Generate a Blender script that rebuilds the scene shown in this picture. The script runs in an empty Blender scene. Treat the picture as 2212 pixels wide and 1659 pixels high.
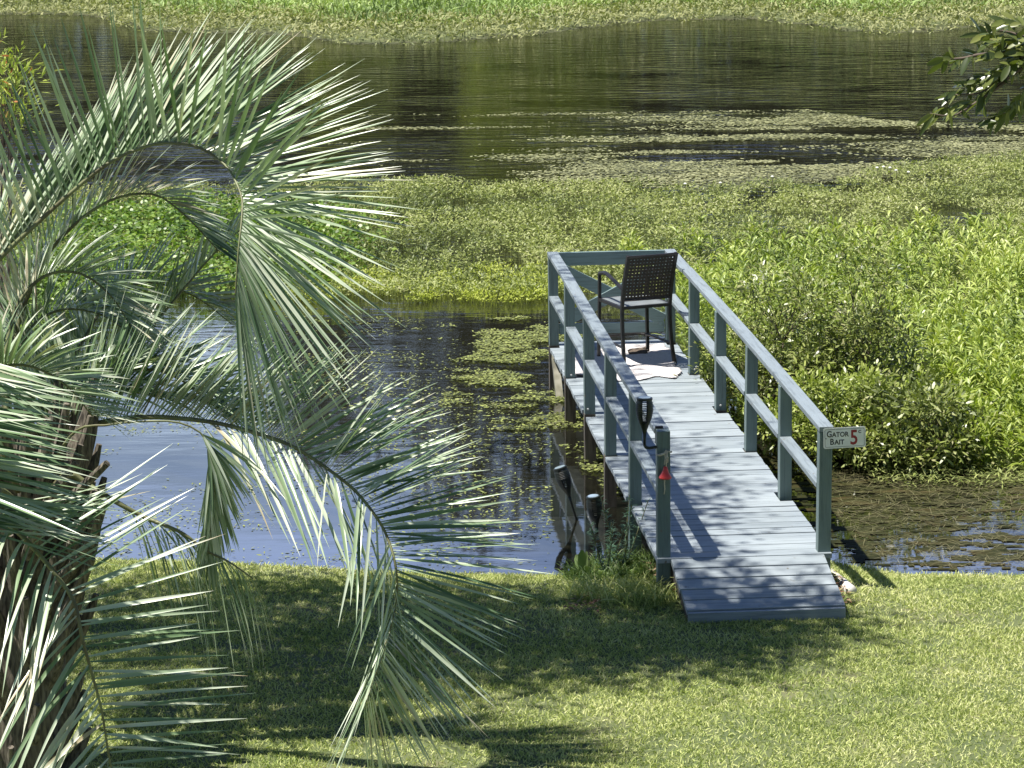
import bpy, math, random
import numpy as np
from mathutils import Vector, Matrix
random.seed(7)
RNG = np.random.default_rng(11)
SC = bpy.context.scene
COL = SC.collection

# ------------------------------------------------------------------ camera
F_PX, CAM_Z = 2839.87, 5.75
PITCH, ROLL = math.radians(11.856), math.radians(-0.629)
cam_d = bpy.data.cameras.new('camera'); cam = bpy.data.objects.new('camera', cam_d); COL.objects.link(cam)
cam_d.sensor_width = 36.0; cam_d.sensor_fit = 'HORIZONTAL'
cam_d.lens = F_PX * 36.0 / 1024.0
cam_d.clip_start = 0.1; cam_d.clip_end = 2000
fw = Vector((0, math.cos(PITCH), -math.sin(PITCH))); rt = Vector((1, 0, 0)); up = rt.cross(fw)
r2 = rt * math.cos(ROLL) + up * math.sin(ROLL); u2 = -rt * math.sin(ROLL) + up * math.cos(ROLL)
cam.matrix_world = Matrix(((r2.x, u2.x, -fw.x, 0), (r2.y, u2.y, -fw.y, 0), (r2.z, u2.z, -fw.z, CAM_Z), (0, 0, 0, 1)))
SC.camera = cam
SC.render.resolution_x = 1024; SC.render.resolution_y = 768

# ------------------------------------------------------------------ sky + sun
SUN_DIR = Vector((-0.402, -0.034, 1.0)).normalized()          # towards the sun
el = math.asin(SUN_DIR.z); az = math.atan2(SUN_DIR.x, SUN_DIR.y)
W = bpy.data.worlds.new('World'); SC.world = W; W.use_nodes = True
wn, wl = W.node_tree.nodes, W.node_tree.links
wn.clear()
sky = wn.new('ShaderNodeTexSky'); sky.sky_type = 'NISHITA'; sky.sun_disc = False
sky.sun_elevation = el; sky.sun_rotation = az; sky.air_density = 0.8; sky.dust_density = 0.1; sky.ozone_density = 2.5
bg = wn.new('ShaderNodeBackground'); bg.inputs['Strength'].default_value = 0.05
wo = wn.new('ShaderNodeOutputWorld')
# bright hazy cloud band, added low on the far side to brighten the pond reflection
tcw = wn.new('ShaderNodeTexCoord'); sxw = wn.new('ShaderNodeSeparateXYZ'); wl.new(tcw.outputs['Generated'], sxw.inputs[0])
def mrw(sock, a, b):
    m = wn.new('ShaderNodeMapRange'); m.interpolation_type = 'SMOOTHSTEP'; m.inputs[1].default_value = a; m.inputs[2].default_value = b
    if a > b: m.inputs[1].default_value = b; m.inputs[2].default_value = a; m.inputs[3].default_value = 1; m.inputs[4].default_value = 0
    wl.new(sock, m.inputs[0]); return m.outputs[0]
def mulw(a, b):
    m = wn.new('ShaderNodeMath'); m.operation = 'MULTIPLY'; wl.new(a, m.inputs[0]); wl.new(b, m.inputs[1]); return m.outputs[0]
cn = wn.new('ShaderNodeTexNoise'); cn.inputs['Scale'].default_value = 8.0; cn.inputs['Detail'].default_value = 6; cmp_ = wn.new('ShaderNodeMapping'); cmp_.inputs['Scale'].default_value = (1, 1, 3.5)
wl.new(tcw.outputs['Generated'], cmp_.inputs[0]); wl.new(cmp_.outputs[0], cn.inputs['Vector'])
cden = wn.new('ShaderNodeMapRange'); cden.inputs[1].default_value = .35; cden.inputs[2].default_value = .65; cden.inputs[3].default_value = .28; cden.inputs[4].default_value = 1.0; wl.new(cn.outputs['Fac'], cden.inputs[0])
band = mulw(mulw(mulw(mrw(sxw.outputs['Z'], .04, .14), mrw(sxw.outputs['Z'], .62, .32)), mrw(sxw.outputs['Y'], .25, .75)), cden.outputs[0])
ccol = wn.new('ShaderNodeValToRGB'); ccol.color_ramp.elements[0].position = .2; ccol.color_ramp.elements[0].color = (.62, .78, 1, 1); ccol.color_ramp.elements[1].position = .33; ccol.color_ramp.elements[1].color = (.22, .34, .86, 1)
wl.new(sxw.outputs['Z'], ccol.inputs[0])
csc = wn.new('ShaderNodeVectorMath'); csc.operation = 'SCALE'; csc.inputs['Scale'].default_value = 21.0; wl.new(ccol.outputs[0], csc.inputs[0])
cmx = wn.new('ShaderNodeMix'); cmx.data_type = 'RGBA'; wl.new(band, cmx.inputs[0]); wl.new(sky.outputs[0], cmx.inputs[6]); wl.new(csc.outputs[0], cmx.inputs[7])
wl.new(cmx.outputs[2], bg.inputs['Color']); wl.new(bg.outputs[0], wo.inputs['Surface'])
sd = bpy.data.lights.new('sun', 'SUN'); sd.energy = 5.0; sd.angle = math.radians(0.53); sd.color = (1.0, 0.955, 0.88)
sun = bpy.data.objects.new('sun', sd); COL.objects.link(sun)
sun.rotation_euler = SUN_DIR.to_track_quat('Z', 'Y').to_euler(); sun.location = (-20, 0, 40)
SC.view_settings.view_transform = 'Standard'; SC.view_settings.look = 'None'
SC.view_settings.exposure = 0.82; SC.view_settings.gamma = 1.0

# ------------------------------------------------------------------ helpers
fwn, r2n, u2n = (np.array(v) for v in (fw, r2, u2))
def ray(x, y):
    """direction of the sight line through a point of the photo (2212 x 1659 picture units)"""
    k = 1024 / 2212.0
    return fwn + r2n * (x * k - 512) / F_PX - u2n * (y * k - 384) / F_PX
def G(x, y, z=0.0):                 # world point on the level z
    d = ray(x, y); t = (z - CAM_Z) / d[2]
    return np.array([0, 0, CAM_Z]) + d * t
PALM_DY = 0.0
def AT(x, y, Y):                    # world point at the distance Y
    d = ray(x, y)
    return np.array([0, 0, CAM_Z]) + d * (Y / d[1])

def tag(o, label=None, cat=None, group=None, kind=None):
    if label: o['label'] = label
    if cat: o['category'] = cat
    if group: o['group'] = group
    if kind: o['kind'] = kind
    return o
def empty(name, loc=(0, 0, 0), rz=0.0, **k):
    o = bpy.data.objects.new(name, None); COL.objects.link(o); o.location = loc; o.rotation_euler = (0, 0, rz)
    o.empty_display_size = 0.1
    return tag(o, **k)
class MB:
    def __init__(s): s.v = []; s.f = []; s.n = 0
    def add(s, v, f):
        v = np.asarray(v, float).reshape(-1, 3); f = [tuple(int(i) + s.n for i in q) for q in f]
        s.v.append(v); s.f += f; s.n += len(v); return s
    def box(s, a, b, M=None):
        a = np.array(a, float); b = np.array(b, float)
        v = np.array([[x, y, z] for z in (a[2], b[2]) for y in (a[1], b[1]) for x in (a[0], b[0])])
        if M is not None: v = xf(v, M)
        return s.add(v, [(0, 2, 3, 1), (4, 5, 7, 6), (0, 1, 5, 4), (2, 6, 7, 3), (0, 4, 6, 2), (1, 3, 7, 5)])
    def tube(s, pts, r, n=8, cap=True, sq=False):
        pts = np.array(pts, float); m = len(pts)
        rr = np.full(m, r, float) if np.isscalar(r) else np.array(r, float)
        T = np.gradient(pts, axis=0); T /= np.linalg.norm(T, axis=1)[:, None] + 1e-9
        ref = np.array([0, 0, 1.0]) if abs(T[0][2]) < 0.9 else np.array([1.0, 0, 0])
        out = []; A = None
        for i in range(m):
            if A is None: A = np.cross(ref, T[i])
            A = A - T[i] * (A @ T[i]); A /= np.linalg.norm(A) + 1e-9
            B = np.cross(T[i], A)
            an = np.arange(n) * 2 * math.pi / n + (math.pi / n if sq else 0)
            out.append(pts[i] + rr[i] * (np.cos(an)[:, None] * A + np.sin(an)[:, None] * B))
        f = [(i * n + j, i * n + (j + 1) % n, (i + 1) * n + (j + 1) % n, (i + 1) * n + j) for i in range(m - 1) for j in range(n)]
        if cap: f += [tuple(range(n - 1, -1, -1)), tuple((m - 1) * n + j for j in range(n))]
        return s.add(np.concatenate(out), f)
    def lathe(s, prof, n=20, M=None, cap=True):
        an = np.arange(n) * 2 * math.pi / n
        v = np.concatenate([np.stack([r * np.cos(an), r * np.sin(an), np.full(n, z)], 1) for r, z in prof])
        if M is not None: v = xf(v, M)
        m = len(prof)
        f = [(i * n + j, i * n + (j + 1) % n, (i + 1) * n + (j + 1) % n, (i + 1) * n + j) for i in range(m - 1) for j in range(n)]
        if cap: f += [tuple(range(n - 1, -1, -1)), tuple((m - 1) * n + j for j in range(n))]
        return s.add(v, f)
    def build(s, name, mat, parent=None, smooth=False, bevel=0.0):
        me = bpy.data.meshes.new(name); me.from_pydata(np.concatenate(s.v).tolist(), [], s.f); me.update()
        o = bpy.data.objects.new(name, me); COL.objects.link(o); o.parent = parent
        me.materials.append(mat)
        if smooth: me.polygons.foreach_set('use_smooth', [True] * len(me.polygons))
        if bevel:
            m = o.modifiers.new('b', 'BEVEL'); m.width = bevel; m.segments = 2; m.limit_method = 'ANGLE'
        return o
def xf(v, M):
    M = np.array(M); v = np.asarray(v, float); return v @ M[:3, :3].T + M[:3, 3]
def fast(name, verts, faces, mat, parent=None, smooth=False):
    """big mesh from numpy arrays; faces: (n,k)"""
    me = bpy.data.meshes.new(name); n, k = faces.shape
    me.vertices.add(len(verts)); me.vertices.foreach_set('co', np.ascontiguousarray(verts, dtype=np.float32).ravel())
    me.loops.add(n * k); me.loops.foreach_set('vertex_index', faces.astype(np.int32).ravel())
    me.polygons.add(n); me.polygons.foreach_set('loop_start', np.arange(0, n * k, k, dtype=np.int32))
    me.polygons.foreach_set('loop_total', np.full(n, k, dtype=np.int32))
    if smooth: me.polygons.foreach_set('use_smooth', np.ones(n, dtype=bool))
    me.update(calc_edges=True)
    o = bpy.data.objects.new(name, me); COL.objects.link(o); o.parent = parent; me.materials.append(mat)
    return o
def nrm(v): return v / (np.linalg.norm(v, axis=-1, keepdims=True) + 1e-9)

# value noise ------------------------------------------------------
LAT = RNG.random((256, 256))
def vn(x, y, s=0):
    x = np.asarray(x, float) + 31.7 * s; y = np.asarray(y, float) + 17.3 * s
    xi = np.floor(x).astype(int); yi = np.floor(y).astype(int); fx = x - xi; fy = y - yi
    fx = fx * fx * (3 - 2 * fx); fy = fy * fy * (3 - 2 * fy)
    g = lambda a, b: LAT[a % 256, b % 256]
    return (g(xi, yi) * (1 - fx) + g(xi + 1, yi) * fx) * (1 - fy) + (g(xi, yi + 1) * (1 - fx) + g(xi + 1, yi + 1) * fx) * fy
def fbm(x, y, s=0, o=4):
    t = 0; a = 0.5; w = 0
    for k in range(o):
        t = t + a * vn(x * 2 ** k, y * 2 ** k, s + k * 5); w += a; a *= 0.55
    return t / w
def inpoly(px, py, poly):
    r = np.zeros(len(px), bool); n = len(poly)
    for i in range(n):
        x1, y1 = poly[i][:2]; x2, y2 = poly[(i + 1) % n][:2]
        c = ((y1 > py) != (y2 > py)) & (px < (x2 - x1) * (py - y1) / (y2 - y1 + 1e-12) + x1)
        r ^= c
    return r
def scatter(poly, n):
    P = np.array([p[:2] for p in poly]); lo, hi = P.min(0), P.max(0)
    q = lo + RNG.random((n, 2)) * (hi - lo)
    return q[inpoly(q[:, 0], q[:, 1], poly)]
def area(poly):
    P = np.array([p[:2] for p in poly]); x, y = P[:, 0], P[:, 1]
    return 0.5 * abs(np.dot(x, np.roll(y, 1)) - np.dot(y, np.roll(x, 1)))

def leaves(base, D, Nn, L, Wd, droop=0.0, seg=2, fold=0.0, shape='lance'):
    """arrays of leaves. base, D (direction), Nn (normal): (n,3); L, Wd: (n,) -> verts, quads"""
    n = len(base); D = nrm(D); S = nrm(np.cross(D, Nn)); Nn = nrm(np.cross(S, D))
    ts = np.linspace(0, 1, seg + 1)
    if shape == 'lance': ws = np.interp(ts, [0, .3, .6, 1], [.25, 1, .75, .03])
    elif shape == 'round': ws = np.interp(ts, [0, .15, .5, .85, 1], [.3, .8, 1, .75, .25])
    elif shape == 'blade': ws = np.interp(ts, [0, .5, 1], [1, .8, .05])
    else: ws = np.interp(ts, [0, .08, .35, .75, 1], [.35, .8, 1, .62, .04])
    V = []
    for t, w in zip(ts, ws):
        c = base + D * (L * t)[:, None] + np.array([0, 0, -1.0]) * (L * np.asarray(droop) * t * t)[:, None]
        if fold:
            V += [c + (S * (w * Wd / 2)[:, None] + Nn * (fold * w * Wd / 2)[:, None]), c, c - (S * (w * Wd / 2)[:, None] - Nn * (fold * w * Wd / 2)[:, None])]
        else: V += [c + S * (w * Wd / 2)[:, None], c - S * (w * Wd / 2)[:, None]]
    k = 3 if fold else 2; m = k * (seg + 1)
    V = np.stack(V, 1).reshape(-1, 3)
    q = []
    for i in range(seg):
        for j in range(k - 1): q.append([i * k + j, i * k + j + 1, (i + 1) * k + j + 1, (i + 1) * k + j])
    q = np.array(q); Fc = (np.arange(n)[:, None, None] * m + q[None]).reshape(-1, 4)
    return V, Fc
def joinvf(parts):
    vs, fs, o = [], [], 0
    for v, f in parts: vs.append(v); fs.append(f + o); o += len(v)
    return np.concatenate(vs), np.concatenate(fs)
def rdir(n, up=0.5, spread=1.0):
    a = RNG.random(n) * 2 * math.pi; e = up + (RNG.random(n) - .5) * spread
    return np.stack([np.cos(a) * np.cos(e), np.sin(a) * np.cos(e), np.sin(e)], 1)
def stemquads(a, b, w):
    """thin three-sided stems from a to b"""
    n = len(a); T = nrm(b - a); ref = np.tile([1.0, .3, 0], (n, 1)); A = nrm(np.cross(T, ref)); B = np.cross(T, A)
    V = []
    for p, s in ((a, 1.0), (b, .6)):
        for k in range(3):
            th = k * 2.094
            V.append(p + (A * math.cos(th) + B * math.sin(th)) * (w * s)[:, None])
    V = np.stack(V, 1).reshape(-1, 3)
    q = np.array([[0, 1, 4, 3], [1, 2, 5, 4], [2, 0, 3, 5]])
    return V, (np.arange(n)[:, None, None] * 6 + q[None]).reshape(-1, 4)

# ------------------------------------------------------------------ materials
def newmat(name):
    m = bpy.data.materials.new(name); m.use_nodes = True; nt = m.node_tree; nt.nodes.clear()
    return m, nt.nodes, nt.links
def ramp(n, stops, interp='LINEAR'):
    r = n.new('ShaderNodeValToRGB'); r.color_ramp.interpolation = interp
    e = r.color_ramp.elements
    while len(e) > 1: e.remove(e[-1])
    e[0].position = stops[0][0]; e[0].color = (*stops[0][1], 1)
    for p, c in stops[1:]:
        x = e.new(p); x.color = (*c, 1)
    return r
def foliage(name, cols, rough=0.45, trans=0.3, scale=0.6, island=0.55, spec=0.4, tint=(1.1, 1.25, .5), wt=None):
    """cols: list of colours; per-leaf random + clump noise picks among them"""
    m, n, l = newmat(name)
    geo = n.new('ShaderNodeNewGeometry'); tc = n.new('ShaderNodeTexCoord')
    nz = n.new('ShaderNodeTexNoise'); nz.inputs['Scale'].default_value = scale; nz.inputs['Detail'].default_value = 3
    l.new(tc.outputs['Object'], nz.inputs['Vector'])
    st = n.new('ShaderNodeMapRange'); st.inputs[1].default_value = .3; st.inputs[2].default_value = .7; l.new(nz.outputs['Fac'], st.inputs[0])
    mx = n.new('ShaderNodeMix'); mx.inputs[0].default_value = island
    l.new(st.outputs[0], mx.inputs[2]); l.new(geo.outputs['Random Per Island'], mx.inputs[3])
    k = len(cols); r = ramp(n, [(0.12 + 0.76 * i / max(1, k - 1), c) for i, c in enumerate(cols)]); l.new(mx.outputs[0], r.inputs[0])
    p = n.new('ShaderNodeBsdfPrincipled'); p.inputs['Roughness'].default_value = rough; p.inputs['Specular IOR Level'].default_value = spec
    l.new(r.outputs[0], p.inputs['Base Color'])
    out = n.new('ShaderNodeOutputMaterial')
    if trans:
        t = n.new('ShaderNodeBsdfTranslucent'); mc = n.new('ShaderNodeMix'); mc.data_type = 'RGBA'; mc.blend_type = 'MULTIPLY'; mc.inputs[0].default_value = 1
        l.new(r.outputs[0], mc.inputs[6]); mc.inputs[7].default_value = (*tint, 1); l.new(mc.outputs[2], t.inputs['Color'])
        ms = n.new('ShaderNodeMixShader'); ms.inputs[0].default_value = trans
        l.new(p.outputs[0], ms.inputs[1]); l.new(t.outputs[0], ms.inputs[2]); l.new(ms.outputs[0], out.inputs['Surface'])
    else: l.new(p.outputs[0], out.inputs['Surface'])
    return m
def plain(name, col, rough=0.6, metal=0.0, noise=0.0, scale=20, col2=None, bump=0.0, spec=0.5, stretch=(1, 1, 1)):
    m, n, l = newmat(name)
    p = n.new('ShaderNodeBsdfPrincipled'); p.inputs['Roughness'].default_value = rough; p.inputs['Metallic'].default_value = metal
    p.inputs['Specular IOR Level'].default_value = spec
    p.inputs['Base Color'].default_value = (*col, 1)
    out = n.new('ShaderNodeOutputMaterial'); l.new(p.outputs[0], out.inputs[0])
    if col2 is not None or bump:
        tc = n.new('ShaderNodeTexCoord'); mp = n.new('ShaderNodeMapping'); mp.inputs['Scale'].default_value = stretch
        nz = n.new('ShaderNodeTexNoise'); nz.inputs['Scale'].default_value = scale; nz.inputs['Detail'].default_value = 5
        l.new(tc.outputs['Object'], mp.inputs[0]); l.new(mp.outputs[0], nz.inputs['Vector'])
        if col2 is not None:
            r = ramp(n, [(.35, col), (.65, col2)]); l.new(nz.outputs['Fac'], r.inputs[0]); l.new(r.outputs[0], p.inputs['Base Color'])
        if bump:
            b = n.new('ShaderNodeBump'); b.inputs['Strength'].default_value = bump; b.inputs['Distance'].default_value = .01
            l.new(nz.outputs['Fac'], b.inputs['Height']); l.new(b.outputs[0], p.inputs['Normal'])
    return m
def painted(name, c1, c2, grain, worn=(.16, .15, .13)):
    """weathered painted timber; grain = stretch of the noise per axis (small along the grain)"""
    m, n, l = newmat(name)
    tc = n.new('ShaderNodeTexCoord'); geo = n.new('ShaderNodeNewGeometry')
    mp = n.new('ShaderNodeMapping'); mp.inputs['Scale'].default_value = grain; l.new(tc.outputs['Object'], mp.inputs[0])
    off = n.new('ShaderNodeVectorMath'); off.operation = 'ADD'; sc = n.new('ShaderNodeMath'); sc.operation = 'MULTIPLY'; sc.inputs[1].default_value = 37
    l.new(geo.outputs['Random Per Island'], sc.inputs[0]); l.new(mp.outputs[0], off.inputs[0]); l.new(sc.outputs[0], off.inputs[1])
    g = n.new('ShaderNodeTexNoise'); g.inputs['Scale'].default_value = 1.0; g.inputs['Detail'].default_value = 6; g.inputs['Roughness'].default_value = .65
    l.new(off.outputs[0], g.inputs['Vector'])
    big = n.new('ShaderNodeTexNoise'); big.inputs['Scale'].default_value = 2.3; big.inputs['Detail'].default_value = 4; l.new(tc.outputs['Object'], big.inputs['Vector'])
    mx = n.new('ShaderNodeMix'); mx.inputs[0].default_value = .45; l.new(big.outputs['Fac'], mx.inputs[2]); l.new(geo.outputs['Random Per Island'], mx.inputs[3])
    r = ramp(n, [(.25, c2), (.75, c1)]); l.new(mx.outputs[0], r.inputs[0])
    gr = ramp(n, [(.32, (.30, .31, .31)), (.52, (1, 1, 1))]); l.new(g.outputs['Fac'], gr.inputs[0])
    mu = n.new('ShaderNodeMix'); mu.data_type = 'RGBA'; mu.blend_type = 'MULTIPLY'; mu.inputs[0].default_value = .5
    l.new(r.outputs[0], mu.inputs[6]); l.new(gr.outputs[0], mu.inputs[7])
    # knots / flakes
    vo = n.new('ShaderNodeTexNoise'); vo.inputs['Scale'].default_value = 14; vo.inputs['Detail'].default_value = 2; l.new(tc.outputs['Object'], vo.inputs['Vector'])
    kr = ramp(n, [(.72, (0, 0, 0)), (.75, (1, 1, 1))]); l.new(vo.outputs['Fac'], kr.inputs[0])
    m2 = n.new('ShaderNodeMix'); m2.data_type = 'RGBA'; l.new(kr.outputs[0], m2.inputs[0]); l.new(mu.outputs[2], m2.inputs[6]); m2.inputs[7].default_value = (*worn, 1)
    p = n.new('ShaderNodeBsdfPrincipled'); p.inputs['Roughness'].default_value = .55; l.new(m2.outputs[2], p.inputs['Base Color'])
    b = n.new('ShaderNodeBump'); b.inputs['Strength'].default_value = .5; b.inputs['Distance'].default_value = .004
    l.new(g.outputs['Fac'], b.inputs['Height']); l.new(b.outputs[0], p.inputs['Normal'])
    o = n.new('ShaderNodeOutputMaterial'); l.new(p.outputs[0], o.inputs[0])
    return m

PA, PB = (.335, .38, .405), (.245, .285, .31)
M_DECK = painted('deck_paint', PA, PB, (3, 45, 45))
M_RAILP = painted('rail_paint', (.28, .33, .355), (.20, .24, .265), (45, 3, 45))
M_CROSS = painted('cross_paint', (.24, .33, .34), (.18, .26, .26), (3, 45, 45))
M_POST = painted('post_paint', (.18, .24, .235), (.12, .17, .165), (45, 45, 3))
M_PILE = plain('old_timber', (.13, .115, .09), .85, col2=(.055, .045, .035), scale=6, stretch=(6, 6, .6), bump=.6)
M_ZINC = plain('zinc', (.6, .6, .58), .4, .6)
M_BLACK = plain('black_metal', (.012, .011, .011), .42, col2=(.025, .022, .02), scale=30)
M_WICKER = plain('wicker', (.022, .016, .013), .5, col2=(.04, .028, .022), scale=60)
M_SLING = plain('sling', (.17, .19, .195), .38, col2=(.22, .24, .245), scale=8)
M_TORCH = plain('torch_plastic', (.012, .016, .013), .38, col2=(.02, .026, .02), scale=14)
M_SOLAR = plain('solar_panel', (.28, .36, .42), .12)
M_TOWEL = plain('towel_cotton', (.62, .59, .58), .95, col2=(.50, .47, .47), scale=60, bump=.5)
M_STITCH = plain('dark_edging', (.03, .03, .035), .9)
M_RAG = plain('brown_cloth', (.13, .10, .075), .95, col2=(.06, .045, .035), scale=40, bump=.5)
M_SIGN = plain('sign_white', (.86, .86, .84), .4, col2=(.76, .77, .75), scale=9)
M_INK = plain('sign_black', (.012, .014, .014), .5)
M_RED = plain('sign_red', (.32, .022, .035), .5, col2=(.26, .02, .03), scale=30)
M_BELL = plain('red_plastic', (.62, .055, .05), .35, col2=(.52, .04, .04), scale=20)
M_ROPE = plain('white_cord', (.68, .62, .52), .95, col2=(.5, .42, .33), scale=80, bump=.6)
M_PIPE = plain('weathered_pvc', (.72, .70, .66), .5, col2=(.50, .46, .40), scale=9)
M_BARK = plain('bark', (.16, .14, .115), .95, col2=(.07, .06, .05), scale=14, bump=1.0, stretch=(3, 3, .7))
M_BOOT = plain('palm_boot', (.22, .19, .145), .9, col2=(.05, .042, .032), scale=9, bump=.9, stretch=(6, 6, 1))
M_TWIG = plain('twig', (.17, .13, .10), .9, col2=(.09, .07, .055), scale=20)

# ground ----------------------------------------------------------
def ground_mat():
    m, n, l = newmat('ground_soil')
    tc = n.new('ShaderNodeTexCoord'); nz = n.new('ShaderNodeTexNoise'); nz.inputs['Scale'].default_value = 1.6; nz.inputs['Detail'].default_value = 8; nz.inputs['Roughness'].default_value = .7
    l.new(tc.outputs['Object'], nz.inputs['Vector'])
    r = ramp(n, [(.35, (.075, .10, .035)), (.55, (.11, .13, .05)), (.7, (.17, .155, .08))]); l.new(nz.outputs['Fac'], r.inputs[0])
    sx = n.new('ShaderNodeSeparateXYZ'); l.new(tc.outputs['Object'], sx.inputs[0])
    mr = n.new('ShaderNodeMapRange'); mr.inputs[1].default_value = -.03; mr.inputs[2].default_value = .05; l.new(sx.outputs['Z'], mr.inputs[0])
    mx = n.new('ShaderNodeMix'); mx.data_type = 'RGBA'; l.new(mr.outputs[0], mx.inputs[0]); mx.inputs[6].default_value = (.035, .03, .018, 1); l.new(r.outputs[0], mx.inputs[7])
    p = n.new('ShaderNodeBsdfPrincipled'); p.inputs['Roughness'].default_value = .95; l.new(mx.outputs[2], p.inputs['Base Color'])
    o = n.new('ShaderNodeOutputMaterial'); l.new(p.outputs[0], o.inputs[0]); return m
def water_mat():
    m, n, l = newmat('pond_water')
    tc = n.new('ShaderNodeTexCoord')
    def noise(sx, sy, sc, det):
        mp = n.new('ShaderNodeMapping'); mp.inputs['Scale'].default_value = (sx, sy, 1); mp.inputs['Rotation'].default_value = (0, 0, .12)
        l.new(tc.outputs['Object'], mp.inputs[0]); z = n.new('ShaderNodeTexNoise'); z.inputs['Scale'].default_value = sc; z.inputs['Detail'].default_value = det
        l.new(mp.outputs[0], z.inputs['Vector']); return z
    w1 = noise(.55, 1.7, 2.2, 5); w2 = noise(1, 1.4, .35, 2)
    sx = n.new('ShaderNodeSeparateXYZ'); l.new(tc.outputs['Object'], sx.inputs[0])
    far = n.new('ShaderNodeMapRange'); far.inputs[1].default_value = 24; far.inputs[2].default_value = 42; far.inputs[3].default_value = .05; far.inputs[4].default_value = 1.0
    l.new(sx.outputs['Y'], far.inputs[0])
    pm = n.new('ShaderNodeMapRange'); pm.inputs[1].default_value = .35; pm.inputs[2].default_value = .65; pm.inputs[3].default_value = .35; l.new(w2.outputs['Fac'], pm.inputs[0])
    mu = n.new('ShaderNodeMath'); mu.operation = 'MULTIPLY'; l.new(far.outputs[0], mu.inputs[0]); l.new(pm.outputs[0], mu.inputs[1])
    b = n.new('ShaderNodeBump'); b.inputs['Distance'].default_value = .035; l.new(mu.outputs[0], b.inputs['Strength']); l.new(w1.outputs['Fac'], b.inputs['Height'])
    p = n.new('ShaderNodeBsdfPrincipled'); p.inputs['Base Color'].default_value = (.011, .011, .007, 1); p.inputs['Roughness'].default_value = .03
    p.inputs['IOR'].default_value = 2.9; p.inputs['Specular IOR Level'].default_value = .5
    l.new(b.outputs[0], p.inputs['Normal'])
    o = n.new('ShaderNodeOutputMaterial'); l.new(p.outputs[0], o.inputs[0]); return m
M_GROUND, M_WATER = ground_mat(), water_mat()

M_GRASS = foliage('grass_blades', [(.22, .29, .09), (.40, .46, .16), (.57, .60, .25), (.72, .71, .40)], .7, .2, 1.3, .6, .08)
M_MAT = foliage('olive_mat_leaves', [(.07, .095, .03), (.17, .21, .065), (.28, .32, .11), (.38, .42, .14), (.46, .46, .26)], .5, .25, .5, .5, .35)
M_MATY = foliage('yellow_mat_leaves', [(.28, .33, .06), (.42, .48, .08), (.54, .58, .11)], .5, .25, 1.1, .5, .3)
M_STEM = foliage('weed_stems', [(.08, .09, .03), (.17, .16, .07), (.22, .20, .11)], .7, .0, 1, .6)
M_BRIGHT = foliage('bright_weed_leaves', [(.10, .15, .03), (.25, .34, .07), (.42, .50, .12), (.56, .60, .24)], .42, .25, .7, .55, .4, (1.1, 1.15, .5))
M_YWEED = foliage('yellow_weed_leaves', [(.17, .24, .04), (.30, .38, .06), (.44, .48, .11)], .45, .3, .8, .6, .4)
M_PENNY = foliage('round_leaves', [(.03, .06, .012), (.09, .17, .025), (.19, .30, .05), (.30, .40, .10)], .4, .3, 1.4, .55, .4)
M_SHRUB = foliage('shrub_leaves', [(.07, .09, .025), (.16, .20, .05), (.29, .34, .09), (.32, .31, .15)], .38, .2, 2.0, .7, .5)
M_SHRUBY = foliage('shrub_yellow_leaves', [(.13, .17, .04), (.28, .34, .07), (.44, .48, .13)], .38, .25, 2.2, .55, .5)
M_PALM = foliage('palm_leaflets', [(.09, .16, .07), (.20, .29, .15), (.38, .46, .31), (.60, .65, .52), (.46, .39, .25)], .30, .12, 1.2, .55, .6, (.8, 1.1, .35))
M_RACH = plain('palm_rachis', (.20, .22, .10), .5, col2=(.11, .10, .05), scale=8)
M_DEADF = foliage('dry_leaflets', [(.10, .07, .045), (.20, .15, .09), (.14, .17, .09)], .6, .15, 2, .7)
M_OAK = foliage('oak_leaves', [(.05, .075, .02), (.12, .15, .035), (.22, .24, .07)], .3, .25, 3, .75, .6)
M_CAN = foliage('canopy_leaves', [(.04, .06, .015), (.08, .11, .025), (.13, .16, .04)], .4, .08, 3, .75, .4)
def per_tree(m, lo, hi):
    nt = m.node_tree; p = [q for q in nt.nodes if q.type == 'BSDF_PRINCIPLED'][0]; src = p.inputs['Base Color'].links[0].from_socket
    oi = nt.nodes.new('ShaderNodeObjectInfo'); mr = nt.nodes.new('ShaderNodeMapRange'); mr.inputs[3].default_value = lo; mr.inputs[4].default_value = hi; nt.links.new(oi.outputs['Random'], mr.inputs[0])
    vm = nt.nodes.new('ShaderNodeVectorMath'); vm.operation = 'SCALE'; nt.links.new(src, vm.inputs[0]); nt.links.new(mr.outputs[0], vm.inputs['Scale']); nt.links.new(vm.outputs[0], p.inputs['Base Color'])
    return m
M_FAR = foliage('far_tree_leaves', [(.016, .019, .012), (.036, .041, .022), (.07, .076, .040)], .6, .2, .15, .5)
per_tree(M_FAR, .5, 1.9)
M_FARY = foliage('far_yellow_leaves', [(.16, .20, .02), (.28, .33, .04), (.38, .42, .06)], .6, .25, .2, .5)
M_BANK = foliage('bank_weeds', [(.14, .20, .07), (.25, .35, .12), (.36, .48, .16), (.46, .54, .24)], .6, .2, .25, .4, .3)
M_BANKO = foliage('bank_olive', [(.17, .20, .08), (.29, .31, .13), (.42, .42, .21)], .6, .2, .3, .55, .3)
M_ORANGE = foliage('orange_tips', [(.35, .10, .03), (.45, .17, .05), (.30, .22, .06)], .5, .3, 3, .8)
M_LITTER = foliage('leaf_litter', [(.14, .06, .035), (.26, .14, .08), (.38, .30, .18)], .8, .1, 5, .8)
M_SIDE = foliage('rank_grass', [(.07, .13, .035), (.14, .22, .06), (.24, .32, .10)], .5, .25, 2, .6)
M_FEATHER = foliage('blue_green_leaves', [(.05, .11, .07), (.09, .17, .10)], .6, .2, 4, .6)
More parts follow.
